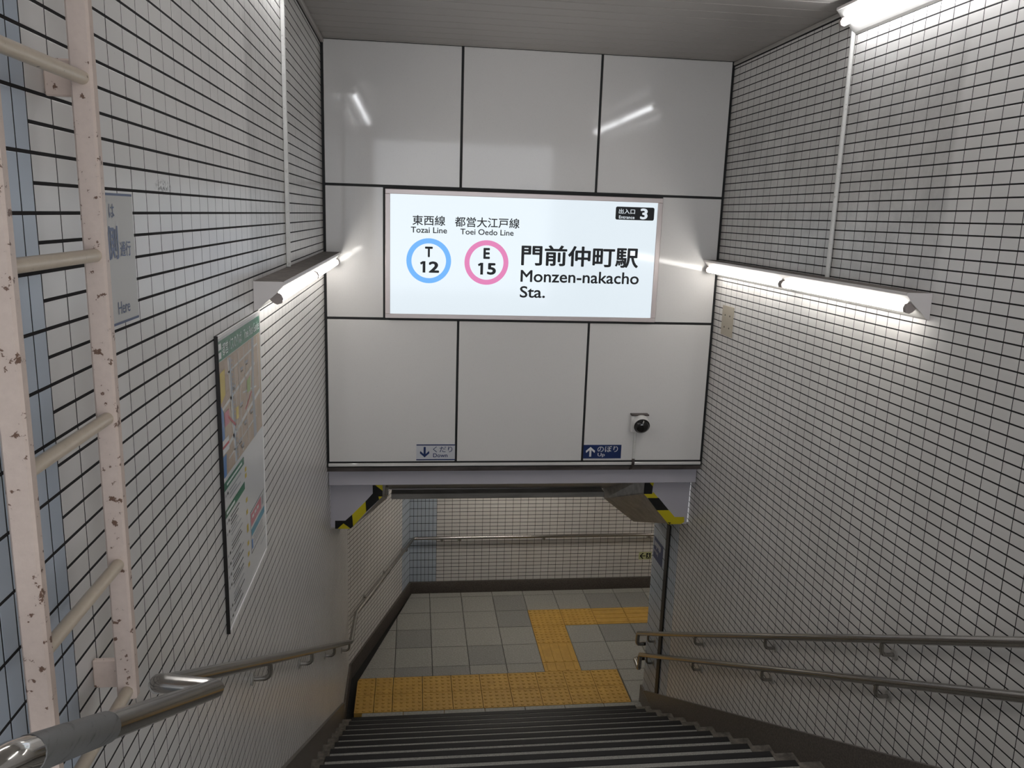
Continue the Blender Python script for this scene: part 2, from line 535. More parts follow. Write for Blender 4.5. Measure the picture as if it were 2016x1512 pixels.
_tile_mesh_cache = {}
def tile_mesh(w, h, mname):
    key = (round(w, 4), round(h, 4), mname)
    if key in _tile_mesh_cache: return _tile_mesh_cache[key]
    b, t = 0.0005, 0.004
    x, y = w / 2, h / 2
    V = [(-x, -y, -t), (x, -y, -t), (x, y, -t), (-x, y, -t), (-x, -y, -b * .7), (x, -y, -b * .7), (x, y, -b * .7), (-x, y, -b * .7),
         (-x + b, -y + b, 0), (x - b, -y + b, 0), (x - b, y - b, 0), (-x + b, y - b, 0)]
    Fc = [(0, 1, 5, 4), (1, 2, 6, 5), (2, 3, 7, 6), (3, 0, 4, 7), (4, 5, 9, 8), (5, 6, 10, 9), (6, 7, 11, 10), (7, 4, 8, 11), (8, 9, 10, 11)]
    me = bpy.data.meshes.new('tile')
    me.from_pydata(V, [], Fc)
    me.materials.append(M[mname])
    _tile_mesh_cache[key] = me
    return me

TILE_V = np.array([(-1, -1), (1, -1), (1, 1), (-1, 1)])
def tile_wall(parent, pl, tiles, n_parts=300, hide=()):
    """tiles: list of (u0,u1,v0,v1,kind). The largest in view become parts, the rest one joined stuff part per colour."""
    off = origin_of(parent)
    T = np.array([t[:4] for t in tiles]); K = np.array([t[4] for t in tiles])
    o, u, v = np.array(pl.o), np.array(pl.u), np.array(pl.v)
    cu, cv = (T[:, 0] + T[:, 1]) / 2, (T[:, 2] + T[:, 3]) / 2
    area = np.zeros(len(T))
    ok = np.ones(len(T), bool)
    quad = []
    for iu, iv in ((0, 2), (1, 2), (1, 3), (0, 3)):
        P = o + T[:, iu:iu + 1] * u + T[:, iv:iv + 1] * v
        px, d = project(P)
        ok &= (d > 0.1)
        quad.append(px)
    cpx, d = project(o + cu[:, None] * u + cv[:, None] * v)
    ok &= (d > 0.1) & (cpx[:, 0] > 0) & (cpx[:, 0] < 2016) & (cpx[:, 1] > 0) & (cpx[:, 1] < 1512)
    for a0, a1, b0, b1 in hide:
        ok &= ~((cu > a0) & (cu < a1) & (cv > b0) & (cv < b1))
    for i in range(4):
        j = (i + 1) % 4
        area += quad[i][:, 0] * quad[j][:, 1] - quad[j][:, 0] * quad[i][:, 1]
    area = np.where(ok, np.abs(area), -1)
    order = np.argsort(-area)
    chosen = [i for i in order[:n_parts] if area[i] > 0]
    rot = Matrix((pl.u, pl.v, pl.n)).transposed()
    for i in chosen:
        u0, u1, v0, v1 = T[i]
        me = tile_mesh(u1 - u0, v1 - v0, 'tile' if K[i] == 'w' else 'tile_blue')
        ob = bpy.data.objects.new('tile', me)
        tilt = Matrix.Rotation(random.gauss(0, 0.0030), 3, 'X') @ Matrix.Rotation(random.gauss(0, 0.0025), 3, 'Y')
        ob.matrix_local = Matrix.Translation(pl.p(cu[i], cv[i], random.gauss(0, 0.00008)) - off) @ (rot @ tilt).to_4x4()
        link(ob, parent)
    rest = np.ones(len(T), bool); rest[chosen] = False
    for kind, mname, nm in (('w', 'tile', 'tile_field'), ('b', 'tile_blue', 'blue_tile_field')):
        sel = np.where(rest & (K == kind))[0]
        if len(sel) == 0: continue
        n = len(sel); b, t = 0.0005, 0.004
        hx = (T[sel, 1] - T[sel, 0]) / 2; hy = (T[sel, 3] - T[sel, 2]) / 2
        tu = rng.normal(0, 0.0022, n); tv = rng.normal(0, 0.0030, n)
        V = np.zeros((n, 12, 3))
        for k in range(4):
            sx, sy = TILE_V[k]
            for lvl, (ins, z) in enumerate(((0, -t), (0, -b * .7), (b, 0.0))):
                a = sx * (hx - ins); c = sy * (hy - ins)
                zz = z + a * tu + c * tv
                V[:, lvl * 4 + k] = o + (cu[sel] + a)[:, None] * u + (cv[sel] + c)[:, None] * v + zz[:, None] * np.array(pl.n)
        V -= np.array(off)
        base = np.array([(0, 1, 5, 4), (1, 2, 6, 5), (2, 3, 7, 6), (3, 0, 4, 7), (4, 5, 9, 8), (5, 6, 10, 9), (6, 7, 11, 10), (7, 4, 8, 11), (8, 9, 10, 11)])
        Fc = (base[None] + (np.arange(n) * 12)[:, None, None]).reshape(-1, 4)
        me = bpy.data.meshes.new(nm)
        me.vertices.add(n * 12); me.vertices.foreach_set('co', V.reshape(-1))
        me.loops.add(len(Fc) * 4); me.loops.foreach_set('vertex_index', Fc.reshape(-1).astype(np.int32))
        me.polygons.add(len(Fc)); me.polygons.foreach_set('loop_start', np.arange(0, len(Fc) * 4, 4, dtype=np.int32))
        me.polygons.foreach_set('use_smooth', [False] * len(Fc))
        me.update(calc_edges=True); me.validate()
        me.materials.append(M[mname])
        tag(link(bpy.data.objects.new(nm, me), parent), kind='stuff')

GU, GV = 0.0044, 0.0066          # vertical and horizontal joint widths
def grid_tiles(u0, u1, v1, bottom, uoff, voff, blue=(), tw=TW, th=TH):
    """u range, top v1, bottom(u)->v; lattice offsets; blue: u ranges laid with upright blue tiles"""
    out = []
    def is_blue(a): return any(b0 - 1e-4 <= a < b1 - 1e-4 for b0, b1 in blue)
    k0 = math.floor((u0 - uoff) / tw)
    a = uoff + k0 * tw
    while a < u1 - 1e-6:
        if is_blue(a + tw * 0.25):
            for sub in (0, 1):
                a0, a1 = a + sub * tw / 2, a + (sub + 1) * tw / 2
                c0, c1 = max(a0, u0), min(a1, u1)
                if c1 - c0 < 0.012: continue
                k = math.ceil((v1 - voff) / (2 * th))
                z1 = voff + k * 2 * th
                bt = min(bottom(c0), bottom(c1))
                while z1 > bt:
                    z0 = z1 - 2 * th
                    d1 = min(z1, v1); d0 = z0
                    if d1 - d0 > 0.015:
                        out.append((c0 + GU / 2, c1 - GU / 2, d0 + GV / 2, d1 - GV / 2, 'b'))
                    z1 = z0
        else:
            c0, c1 = max(a, u0), min(a + tw, u1)
            if c1 - c0 > 0.012:
                k = math.ceil((v1 - voff) / th)
                z1 = voff + k * th
                bt = min(bottom(c0), bottom(c1))
                while z1 > bt:
                    z0 = z1 - th
                    d1 = min(z1, v1)
                    if d1 - z0 > 0.012:
                        out.append((c0 + GU / 2, c1 - GU / 2, z0 + GV / 2, d1 - GV / 2, 'w'))
                    z1 = z0
        a += tw
    return out

def skirt_top(y):
    if y < 0.9: return Z_TOP + 0.13
    return nose_z(y) + 0.135

def struct(name, mb, m, label, parent=None):
    return tag(mb.build(name, m, parent), label, 'structure', kind='structure')

# ================================================================== STRUCTURE
# --- side walls of the stairwell
mb = MB()
mb.box(XL - 0.22, XL - 0.0006, Y_BEHIND, LW_END[1], H - 0.1, ZC + 0.12)
wall_left = struct('wall_left', mb, 'grout', 'left stairwell wall of small white tiles with dark joints')
pl_left = Plane2D((XL, 0, 0), (0, 1, 0), (0, 0, 1))
tl = grid_tiles(Y_BEHIND, LW_END[1], ZC - 0.03, lambda y: max(skirt_top(y) - 0.06, H - 0.05), 0.0152, -0.0213, blue=((1.0152, 1.5152),))
tile_wall(wall_left, pl_left, tl, 300, hide=((2.74, 3.42, -1.46, -0.45), (1.74, 1.98, -0.25, 0.0)))

mb = MB()
mb.box(XR + 0.0006, XR + 0.22, Y_BEHIND, Y_RW_END, H - 0.1, ZC + 0.12)
wall_right = struct('wall_right', mb, 'grout', 'right stairwell wall of small white tiles with dark joints')
pl_right = Plane2D((XR, 0, 0), (0, -1, 0), (0, 0, 1))
tl = grid_tiles(-Y_RW_END, -Y_BEHIND, ZC - 0.03, lambda u: max(skirt_top(-u) - 0.06, H - 0.05), -0.0001, 1.1042, blue=((-7.2001, -6.4001),))
tile_wall(wall_right, pl_right, tl, 300)

# --- landing: slanted wall and back wall
sl = Vector((CORNER[0] - LW_END[0], CORNER[1] - LW_END[1], 0))
sl_len = sl.length
su = sl.normalized()
sn = su.cross(Vector((0, 0, 1)))
TB = 0.098; HB = 0.0501
Z_BASE = -4.68
def slab(mb, p0, p1, n, t0, t1, z0, z1):
    a, b = Vector((*p0, 0)), Vector((*p1, 0))
    V = []
    for z in (z0, z1):
        for q in (a - n * t0, b - n * t0, b - n * t1, a - n * t1):
            V.append((q.x, q.y, z))
    Fc = [(0, 3, 2, 1), (4, 5, 6, 7), (0, 1, 5, 4), (1, 2, 6, 5), (2, 3, 7, 6), (3, 0, 4, 7)]
    mb.add(V, Fc)
mb = MB()
slab(mb, LW_END, CORNER, sn, 0.0006, 0.2, H - 0.1, Z_LCEIL + 0.05)
wall_landing = struct('wall_landing', mb, 'grout', 'slanted tiled wall on the left side of the lower landing')
pl_sl = Plane2D((LW_END[0], LW_END[1], 0), su, (0, 0, 1))
tl = grid_tiles(0.0, sl_len, Z_LCEIL, lambda u: Z_BASE, sl_len - 30 * TB, Z_BASE, blue=((sl_len - 3.5 * TB - 0.0005, sl_len + 1),), tw=TB, th=HB)
tile_wall(wall_landing, pl_sl, tl, 300)

mb = MB()
mb.box(CORNER[0] - 0.2, X_FAR + 0.2, Y_BACK + 0.0006, Y_BACK + 0.2, H - 0.1, Z_LCEIL + 0.05)
wall_back = struct('wall_back', mb, 'grout', 'tiled back wall of the lower landing behind the yellow paving')
pl_back = Plane2D((0, Y_BACK, 0), (1, 0, 0), (0, 0, 1))
bo = CORNER[0] + 3.5 * TB
tl = grid_tiles(bo, X_FAR, Z_LCEIL, lambda u: Z_BASE, bo, Z_BASE, tw=TB, th=HB)
tl += grid_tiles(CORNER[0], bo, Z_LCEIL, lambda u: Z_BASE, CORNER[0], Z_BASE, blue=((-9, 9),), tw=TB, th=HB)
tile_wall(wall_back, pl_back, tl, 300)

mb = MB()
mb.box(XR + 0.22, X_FAR, Y_RW_END - 0.2, Y_RW_END, H - 0.1, Z_LCEIL + 0.05)
struct('wall_corridor', mb, 'concrete', 'plain corridor wall round the corner from the stairs')
mb = MB()
mb.box(X_FAR, X_FAR + 0.2, Y_RW_END - 0.2, Y_BACK, H - 0.1, Z_LCEIL + 0.05)
struct('wall_end', mb, 'concrete', 'plain wall closing the lower corridor')
mb = MB()
mb.box(XL - 0.3, X_FAR + 0.2, 7.02, Y_BACK + 0.2, Z_LCEIL, Z_LCEIL + 0.15)
struct('ceiling', mb, 'white_paint', 'low white ceiling over the lower landing')

# --- skirtings
def skirt(name, x0, x1, label):
    top0, top1 = skirt_top(1.0), skirt_top(7.0)
    poly = [(Y_BEHIND, Z_TOP + 0.13), (0.95, Z_TOP + 0.13), (1.0, top0), (7.0, top1), (7.0, H), (6.6, H - 0.02), (1.0, Z_TOP - 0.45), (Y_BEHIND, Z_TOP - 0.2)]
    mb = MB(); mb.prism(poly, 0, x0, x1)
    struct(name, mb, 'granite', label)
skirt('baseboard_left', XL - 0.003, XL + 0.022, 'brown granite skirting stepping down along the left wall')
skirt('baseboard_right', XR - 0.022, XR + 0.003, 'brown granite skirting running down along the right wall')
mb = MB(); mb.bevbox(XR - 0.024, XR + 0.05, 6.72, Y_RW_END + 0.02, H - 0.02, H + 0.17, 0.004)
struct('baseboard_corner', mb, 'granite', 'brown granite block at the foot of the right wall corner')
mb = MB(); mb.box(CORNER[0] - 0.02, X_FAR, Y_BACK - 0.018, Y_BACK + 0.02, H - 0.09, Z_BASE)
struct('baseboard_back', mb, 'granite', 'brown granite skirting along the landing back wall')
mb = MB(); slab(mb, LW_END, CORNER, sn, -0.018, 0.02, H - 0.09, Z_BASE)
struct('baseboard_landing', mb, 'granite', 'brown granite skirting along the slanted landing wall')
mb = MB(); mb.bevbox(XL - 0.003, XL + 0.022, 7.0, LW_END[1] + 0.02, H - 0.09, Z_BASE + 0.0, 0.003)
struct('baseboard_foot', mb, 'granite', 'short granite skirting at the foot of the left wall')

# --- ceiling of slats over the stairs
mb = MB(); mb.box(XL - 0.2, XR + 0.2, Y_BEHIND, D + 0.3, ZC + 0.012, ZC + 0.12)
ceil = struct('ceiling', mb, 'ceil_dark', 'ceiling of narrow grey metal slats above the stairs')
y = 5.941 - 0.1604 * 50
k = 0
_slat = None
while y < D - 0.01:
    y1 = min(y + 0.1604, D)
    if y > Y_BEHIND:
        w = y1 - y - 0.007
        if _slat is None or abs(w - 0.1534) > 0.001:
            m2 = MB(); m2.bevbox(XL + 0.004, XR - 0.004, -w / 2, w / 2, -0.012, 0.004, 0.003)
            sobj = m2.build('slat', 'ceil', None)
            sobj.parent = ceil
            if abs(w - 0.1534) <= 0.001: _slat = sobj.data
        else:
            sobj = link(bpy.data.objects.new('slat', _slat), ceil)
        sobj.location = (0, (y + y1) / 2, ZC + 0.012)
    y += 0.1604
mb = MB(); mb.bevbox(XL + 0.001, XL + 0.024, Y_BEHIND, D - 0.001, ZC - 0.028, ZC - 0.001, 0.004)
struct('trim_1', mb, 'ceil', 'thin painted moulding between left wall and ceiling')
mb = MB(); mb.bevbox(XR - 0.0140, XR - 0.001, Y_BEHIND, D - 0.001, ZC - 0.026, ZC - 0.001, 0.004)
struct('trim_2', mb, 'ceil', 'thin painted moulding between right wall and ceiling')

# --- front wall of enamel panels
mb = MB()
mb.box(XL - 0.1, XR + 0.1, D + 0.007, D + 0.02, -1.93, ZC + 0.1)
wall_front = struct('wall_front', mb, 'black', 'wall of large glossy white panels above the opening')
gx = 0.009
cols_x = [(XL + 0.020, 0.331 - gx), (0.331 + gx, 1.333 - gx), (1.333 + gx, XR - 0.020)]
def panel(x0, x1, z0, z1):
    m2 = MB(); m2.bevbox(x0, x1, D, D + 0.012, z0, z1, 0.002)
    m2.build('panel', 'panel', wall_front)
for x0, x1 in cols_x:
    panel(x0, x1, 0.191, ZC - 0.002)
    panel(x0, x1, -1.882, -0.786)
panel(XL + 0.020, -0.226, -0.767, 0.173)
panel(1.850, XR - 0.020, -0.767, 0.173)
mb = MB(); mb.bevbox(XL + 0.012, XR - 0.012, D - 0.002, D + 0.02, -1.921, -1.897, 0.003)
struct('trim_3', mb, 'panel', 'narrow white trim strip under the big panels')
mb = MB(); mb.box(XL, XR, 6.02, 6.10, -1.968, -1.90)
struct('trim_4', mb, 'dirt_steel', 'grimy dark steel ledge under the white trim strip')

# --- landing floor: dark bed (also the bottom of the gutter) and its paving
mb = MB(); mb.box(XL - 0.02, X_FAR, 6.5, Y_BACK + 0.01, H - 0.16, H - 0.085)
floor = struct('floor', mb, 'gutter', 'grey granite paving of the lower landing with a black gutter')

def clip(poly, a, b, c):
    """keep a*x+b*y>=c"""
    out = []
    for i in range(len(poly)):
        p, q = poly[i], poly[(i + 1) % len(poly)]
        dp, dq = a * p[0] + b * p[1] - c, a * q[0] + b * q[1] - c
        if dp >= 0: out.append(p)
        if dp * dq < 0:
            t = dp / (dp - dq); out.append((p[0] + (q[0] - p[0]) * t, p[1] + (q[1] - p[1]) * t))
    return out
ga, gb = (-0.575, 7.55), (0.0, 9.60)
gdx, gdy = gb[0] - ga[0], gb[1] - ga[1]
def clip_floor(poly):
    poly = clip(poly, gdy, -gdx, gdy * ga[0] - gdx * ga[1])
    if poly: poly = clip(poly, 1, 0, -0.575 if True else 0)
    if poly: poly = clip(poly, 0, -1, -9.578)
    return poly
def paving(x0, x1, y0, y1, m='paving'):
    j = 0.0030
    poly = clip_floor(rect(x0 + j, x1 - j, y0 + j, y1 - j))
    if len(poly) < 3: return
    ar = abs(sum(poly[i][0] * poly[(i + 1) % len(poly)][1] - poly[(i + 1) % len(poly)][0] * poly[i][1] for i in range(len(poly)))) / 2
    if ar < 0.0008: return
    cx = sum(p[0] for p in poly) / len(poly); cy = sum(p[1] for p in poly) / len(poly)
    m2 = MB(); n = len(poly)
    h = random.uniform(-0.0012, 0.0004)
    inn = [((p[0] - cx) * (1 - 0.008) + cx, (p[1] - cy) * (1 - 0.008) + cy) for p in poly]
    V = [(p[0], p[1], H - 0.088) for p in poly] + [(p[0], p[1], H + h - 0.0015) for p in poly] + [(p[0], p[1], H + h) for p in inn]
    Fc = [tuple(range(2 * n, 3 * n))]
    for i in range(n):
        k = (i + 1) % n
        Fc += [(i, k, n + k, n + i), (n + i, n + k, 2 * n + k, 2 * n + i)]
    V = [(a - cx, b - cy, c - H) for a, b, c in V]
    ob = mesh_obj('paving_slab', V, Fc, m, floor)
    ob.location = (cx, cy, H)

FX, FY = 0.2223, 9.4624
def domes(mb, cx, cy, w, h, nx, ny, z):
    for i in range(nx):
        for j in range(ny):
            px = cx - w / 2 + (i + 0.5) * w / nx; py = cy - h / 2 + (j + 0.5) * h / ny
            V = []; n = 8
            for rr, zz in ((0.0165, 0.0), (0.0140, 0.0050), (0.0085, 0.0062)):
                V += [(px + rr * math.cos(2 * math.pi * k / n), py + rr * math.sin(2 * math.pi * k / n), z + zz) for k in range(n)]
            Fc = [tuple(range(2 * n, 3 * n))]
            for l in range(2):
                for k in range(n):
                    q = (k + 1) % n
                    Fc.append((l * n + k, l * n + q, (l + 1) * n + q, (l + 1) * n + k))
            mb.add(V, Fc)
def tactile(x0, x1, y0, y1, pattern):
    j = 0.0030
    poly = clip_floor(rect(x0 + j, x1 - j, y0 + j, y1 - j))
    if len(poly) < 3: return
    cx, cy = (x0 + x1) / 2, (y0 + y1) / 2
    zt = H + 0.001
    m2 = MB()
    m2.prism(poly, 2, H - 0.088, zt)
    ob = m2.build('tactile_block', 'yellow', floor)
    m3 = MB()
    w, hh = x1 - x0, y1 - y0
    if pattern == 'dot':
        domes(m3, cx, cy, w, hh, max(1, round(w / 0.06)), max(1, round(hh / 0.06)), zt)
    elif pattern == 'bx':
        for k in range(4):
            yy = y0 + (k + 0.5) * hh / 4
            m3.bevbox(x0 + 0.012, x1 - 0.012, yy - 0.014, yy + 0.014, zt - 0.003, zt + 0.005, 0.0025)
    else:
        for k in range(4):
            xx = x0 + (k + 0.5) * w / 4
            m3.bevbox(xx - 0.014, xx + 0.014, y0 + 0.012, y1 - 0.012, zt - 0.003, zt + 0.005, 0.0025)
    bo_ = m3.build('raised_dots' if pattern == 'dot' else 'raised_bars', 'yellow', ob)

yellow_cells = {}
rows = [(9.4624, 9.8), (9.0624, 9.4624), (8.6624, 9.0624), (8.2624, 8.6624), (7.8624, 8.2624), (7.684, 7.8624)]
for r, (y0, y1) in enumerate(rows):
    for c in range(-3, 15):
        x0, x1 = FX + c * 0.4, FX + (c + 1) * 0.4
        if x0 > X_FAR: continue
        if r == 2 and c >= 3:
            tactile(x0, x1, y0, y1, 'dot' if c in (3, 4) else 'bx'); continue
        if r == 3 and c == 3: tactile(x0, x1, y0, y1, 'dot'); continue
        if r in (4, 5) and c == 3: tactile(x0, x1, y0, y1, 'by'); continue
        paving(x0, x1, y0, y1, 'paving_dark' if random.random() < 0.25 else 'paving')
tx = [-0.556, -0.367, -0.187] + [0.1127 + 0.3 * k for k in range(8)]
for y0, y1 in ((7.384, 7.684), (7.084, 7.384)):
    for a, b in zip(tx[:-1], tx[1:]):
        tactile(a, b, y0, y1, 'dot')
for c in range(5, 15):
    for y0, y1 in ((7.4624, 7.684), (7.105, 7.4624)):
        x0, x1 = max(FX + c * 0.4, 2.2127), FX + (c + 1) * 0.4
        if c == 5: x1 = FX + 6 * 0.4
        if x0 < X_FAR and x1 > x0: paving(x0, x1, y0, y1)
for c in range(-2, 6):
    x0, x1 = FX + c * 0.4 + 0.1, FX + (c + 1) * 0.4 + 0.1
    paving(max(x0, -0.57), min(x1, XR - 0.03), NOSE_Y0 - 0.02, 7.084)
paving(2.2127, XR - 0.03, 7.084, 7.105)

# upper floor behind the camera
mb = MB(); mb.box(XL, XR, Y_BEHIND - 2, NOSE_Y0 - RUN * (N_STEP - 1) - 0.30, Z_TOP - 0.15, Z_TOP)
struct('floor', mb, 'tread', 'granite floor at the head of the stairs')

# ================================================================== STAIRS
stairs = empty('staircase', (0, 3.9, H), 'straight flight of speckled granite steps with black nosings going down', 'stairs')
for k in range(N_STEP):
    yn, zn = NOSE_Y0 - RUN * k, NOSE_Z0 + RISE * k
    m2 = MB()
    m2.bevbox(XL + 0.105, XR - 0.165, yn - RUN - 0.02, yn - 0.003, zn - RISE - 0.03, zn - 0.0005, 0.004)
    st = m2.build('step', 'tread', stairs)
    m2 = MB()
    m2.bevbox(XL + 0.106, XR - 0.166, yn - 0.053, yn, zn - 0.034, zn + 0.003, 0.003)
    m2.build('nosing', 'nosing', st)
    for a, b in ((XL + 0.020, XL + 0.104), (XR - 0.164, XR - 0.020)):
        m2 = MB()
        m2.bevbox(a, b, yn - RUN - 0.02, yn - 0.010, zn - RISE - 0.03, zn - 0.006, 0.004)
        m2.build('step_end', 'side_stone', st)

# ================================================================== SHUTTER HOUSING OVER THE OPENING
sh = empty('shutter_housing', (0.83, 6.2, -2.1), 'lavender steel shutter beam with hazard-taped corner plates over the opening', 'shutter housing')
mb = MB(); mb.bevbox(XL + 0.004, XR - 0.004, 6.09, 6.23, -2.105, -1.985, 0.003); mb.build('beam', 'beam', sh)
brL = [(-0.652, -2.09), (-0.241, -2.09), (-0.241, -2.237), (-0.496, -2.51), (-0.652, -2.495)]
brR = [(1.92, -2.09), (2.318, -2.09), (2.310, -2.51), (2.156, -2.508), (1.922, -2.242)]
mb = MB(); mb.prism(brL, 1, 6.20, 6.212); plL = mb.build('corner_plate', 'beam', sh)
mb = MB(); mb.prism(brR, 1, 6.20, 6.212); plR = mb.build('corner_plate', 'beam', sh)
mb = MB(); mb.box(-0.645, -0.640, 6.196, 6.201, -2.49, -2.11); mb.build('fold', 'beam', plL)
pl_tape = Plane2D((0, 6.2, 0), (1, 0, 0), (0, 0, 1))
TAPE_L = [('k', [(-0.617, -2.439), (-0.537, -2.44), (-0.551, -2.463), (-0.599, -2.508), (-0.618, -2.508)]),
          ('y', [(-0.599, -2.508), (-0.551, -2.463), (-0.495, -2.51)]),
          ('k', [(-0.551, -2.463), (-0.537, -2.44), (-0.482, -2.389), (-0.475, -2.49), (-0.495, -2.508)]),
          ('y', [(-0.482, -2.389), (-0.375, -2.278), (-0.371, -2.368), (-0.475, -2.49)]),
          ('k', [(-0.375, -2.278), (-0.318, -2.212), (-0.319, -2.107), (-0.296, -2.107), (-0.296, -2.144), (-0.24, -2.19), (-0.241, -2.238), (-0.273, -2.238), (-0.267, -2.264), (-0.371, -2.368)]),
          ('y', [(-0.296, -2.107), (-0.24, -2.107), (-0.24, -2.19), (-0.296, -2.144)]),
          ('y', [(-0.273, -2.238), (-0.241, -2.238), (-0.267, -2.264)])]
TAPE_R = [('k', [(1.921, -2.107), (1.968, -2.107), (1.968, -2.147), (1.993, -2.175), (1.99, -2.241), (1.919, -2.24)]),
          ('y', [(1.968, -2.107), (1.999, -2.107), (1.999, -2.148), (1.993, -2.175), (1.968, -2.147)]),
          ('y', [(1.919, -2.24), (1.99, -2.241), (2.0, -2.223), (2.046, -2.276), (1.953, -2.275)]),
          ('k', [(1.953, -2.275), (2.051, -2.276), (2.146, -2.386), (2.041, -2.386)]),
          ('y', [(2.042, -2.386), (2.147, -2.386), (2.202, -2.448), (2.285, -2.449), (2.289, -2.494), (2.259, -2.512), (2.151, -2.512)]),
          ('k', [(2.14, -2.495), (2.174, -2.496), (2.163, -2.510)])]
for pl_, T_ in ((plL, TAPE_L), (plR, TAPE_R)):
    m2 = MB()
    for c, poly in T_:
        m2.prism(poly, 1, 6.1985 if not (c == 'k' and len(poly) == 3) else 6.1978, 6.2005, 0 if c == 'y' else 1)
    tag(m2.build('hazard_tape', ['tape_y', 'tape_k'], pl_), 'black and yellow striped hazard tape')
near = [(XL, -2.51), (-0.496, -2.51), (-0.241, -2.238), (-0.241, -2.10), (1.921, -2.10), (1.921, -2.242), (2.156, -2.509), (XR, -2.509)]
far = [(XL, -2.853), (-0.57, -2.853), (-0.231, -2.565), (-0.222, -2.475), (1.785, -2.485), (1.80, -2.588), (2.10, -2.825), (XR, -2.825)]
hv = [(x, 6.205, z) for x, z in near] + [(x, 7.05, z) for x, z in far]
hv += [(x, 6.205, z + 0.012) for x, z in near] + [(x, 7.05, z + 0.012) for x, z in far]
hf = []
n_ = len(near)
for i in range(n_ - 1):
    hf += [(i, n_ + i, n_ + i + 1, i + 1), (2 * n_ + i, 2 * n_ + i + 1, 3 * n_ + i + 1, 3 * n_ + i),
           (i, i + 1, 2 * n_ + i + 1, 2 * n_ + i), (n_ + i, 3 * n_ + i, 3 * n_ + i + 1, n_ + i + 1)]
mb = MB(); mb.add(hv, hf)
tag(mb.build('hood', 'steel_matt', sh), 'dull stainless hood sloping back from the corner plates')
mb = MB(); mb.prism([(-0.63, -2.80), (-0.57, -2.853), (-0.231, -2.565), (-0.222, -2.475), (1.785, -2.485), (1.80, -2.588), (2.10, -2.825), (2.30, -2.80), (2.32, -2.38), (-0.65, -2.38)], 1, 7.05, 7.09)
mb.build('back_plate', 'steel_matt', sh)
mb = MB(); mb.bevbox(-0.19, 1.76, 6.90, 7.04, -2.52, -2.47, 0.004); mb.build('shutter_edge', 'steel_matt', sh)
mb = MB(); mb.bevbox(-0.235, -0.205, 6.55, 6.60, -2.36, -2.28, 0.006); mb.build('latch', 'rail_end', sh)

mb = MB(); mb.bevbox(XR - 0.012, XR + 0.004, 6.615, 6.700, H + 0.02, -2.70, 0.003)
tag(mb.build('shutter_guide_rail', 'post'), 'dark vertical shutter guide rail on the right wall near its corner', 'guide rail')

# ================================================================== LAMPS
PROFILE = [(0.0, 0.0), (0.122, 0.0), (0.124, -0.010), (0.112, -0.024), (0.094, -0.046), (0.072, -0.066), (0.046, -0.086), (0.016, -0.116), (0.0, -0.124)]
def lamp(side, y0, y1, ztop, tube_m, label):
    xw = XL if side < 0 else XR
    sx = 1 if side < 0 else -1
    P = lambda d, h: (xw + sx * (d + 0.001), ztop + h)
    root = empty('fluorescent_lamp', (xw, (y0 + y1) / 2, ztop), label, 'lamp', 'wall lamps along the stairs')
    # reflector (angled enamel sheet with thickness) and back
    refl = PROFILE[1:]
    poly = [P(d, h) for d, h in refl] + [P(max(d - 0.004, 0), min(h + 0.005, -0.002)) for d, h in reversed(refl)]
    m2 = MB(); m2.prism(poly, 1, y0, y1); m2.build('reflector', 'reflector', root)
    m2 = MB(); m2.prism([P(0, 0), P(0.123, 0), P(0.123, -0.003), P(0, -0.003)], 1, y0 - 0.001, y1 + 0.001)
    tag(m2.build('top_cover', 'dust', root), 'dust-covered top plate')
    m2 = MB(); m2.prism([P(0.1215, 0.001), P(0.1255, 0.001), P(0.1255, -0.013), P(0.1215, -0.013)], 1, y0, y1); m2.build('lip', 'lamp_plate', root)
    m2 = MB(); m2.prism([P(d, h) for d, h in PROFILE], 1, y0 - 0.003, y0); m2.build('end_plate', 'lamp_plate', root)
    m2 = MB(); mid = (y0 + y1) / 2
    m2.prism([P(d, h) for d, h in PROFILE], 1, mid - 0.0015, mid + 0.0015); m2.build('joint_plate', 'lamp_plate', root)
    dc, hc = 0.093, -0.076
    cx, cz = P(dc, hc)
    ends = [(y0 + 0.034, mid - 0.026), (mid + 0.026, y1 - 0.034)]
    for a, b in ends:
        m2 = MB(); m2.tube([(cx, a, cz), (cx, a + 0.004, cz), (cx, b - 0.004, cz), (cx, b, cz)], [0.012, 0.0165, 0.0165, 0.012], 16)
        m2.build('tube', tube_m, root, smooth=True)
        for e, s_ in ((a, -1), (b, 1)):
            m2 = MB()
            ya, yb = sorted((e + s_ * 0.0005, e + s_ * 0.022))
            q = [P(dc + 0.016, hc - 0.014), P(dc + 0.021, hc + 0.004), P(dc + 0.012, hc + 0.022), P(dc - 0.020, hc + 0.034), P(dc - 0.040, hc + 0.010), P(dc - 0.018, hc - 0.012), P(dc - 0.002, hc - 0.020)]
            m2.prism(q, 1, ya, yb)
            m2.build('lamp_holder', 'holder', root)
    return root
lamp(-1, 3.395, 5.985, -0.294, 'tube', 'white trough lamp on the left wall ending at the panel wall')
lamp(1, 3.380, 5.985, -0.281, 'tube', 'white trough lamp on the right wall beside the lit sign')
lamp(1, 1.72, 4.31, 1.125, 'tube_cool', 'white trough lamp on the right wall close under the ceiling')
lamp(-1, 1.66, 4.25, 1.125, 'tube_cool', 'white trough lamp on the left wall close under the ceiling')

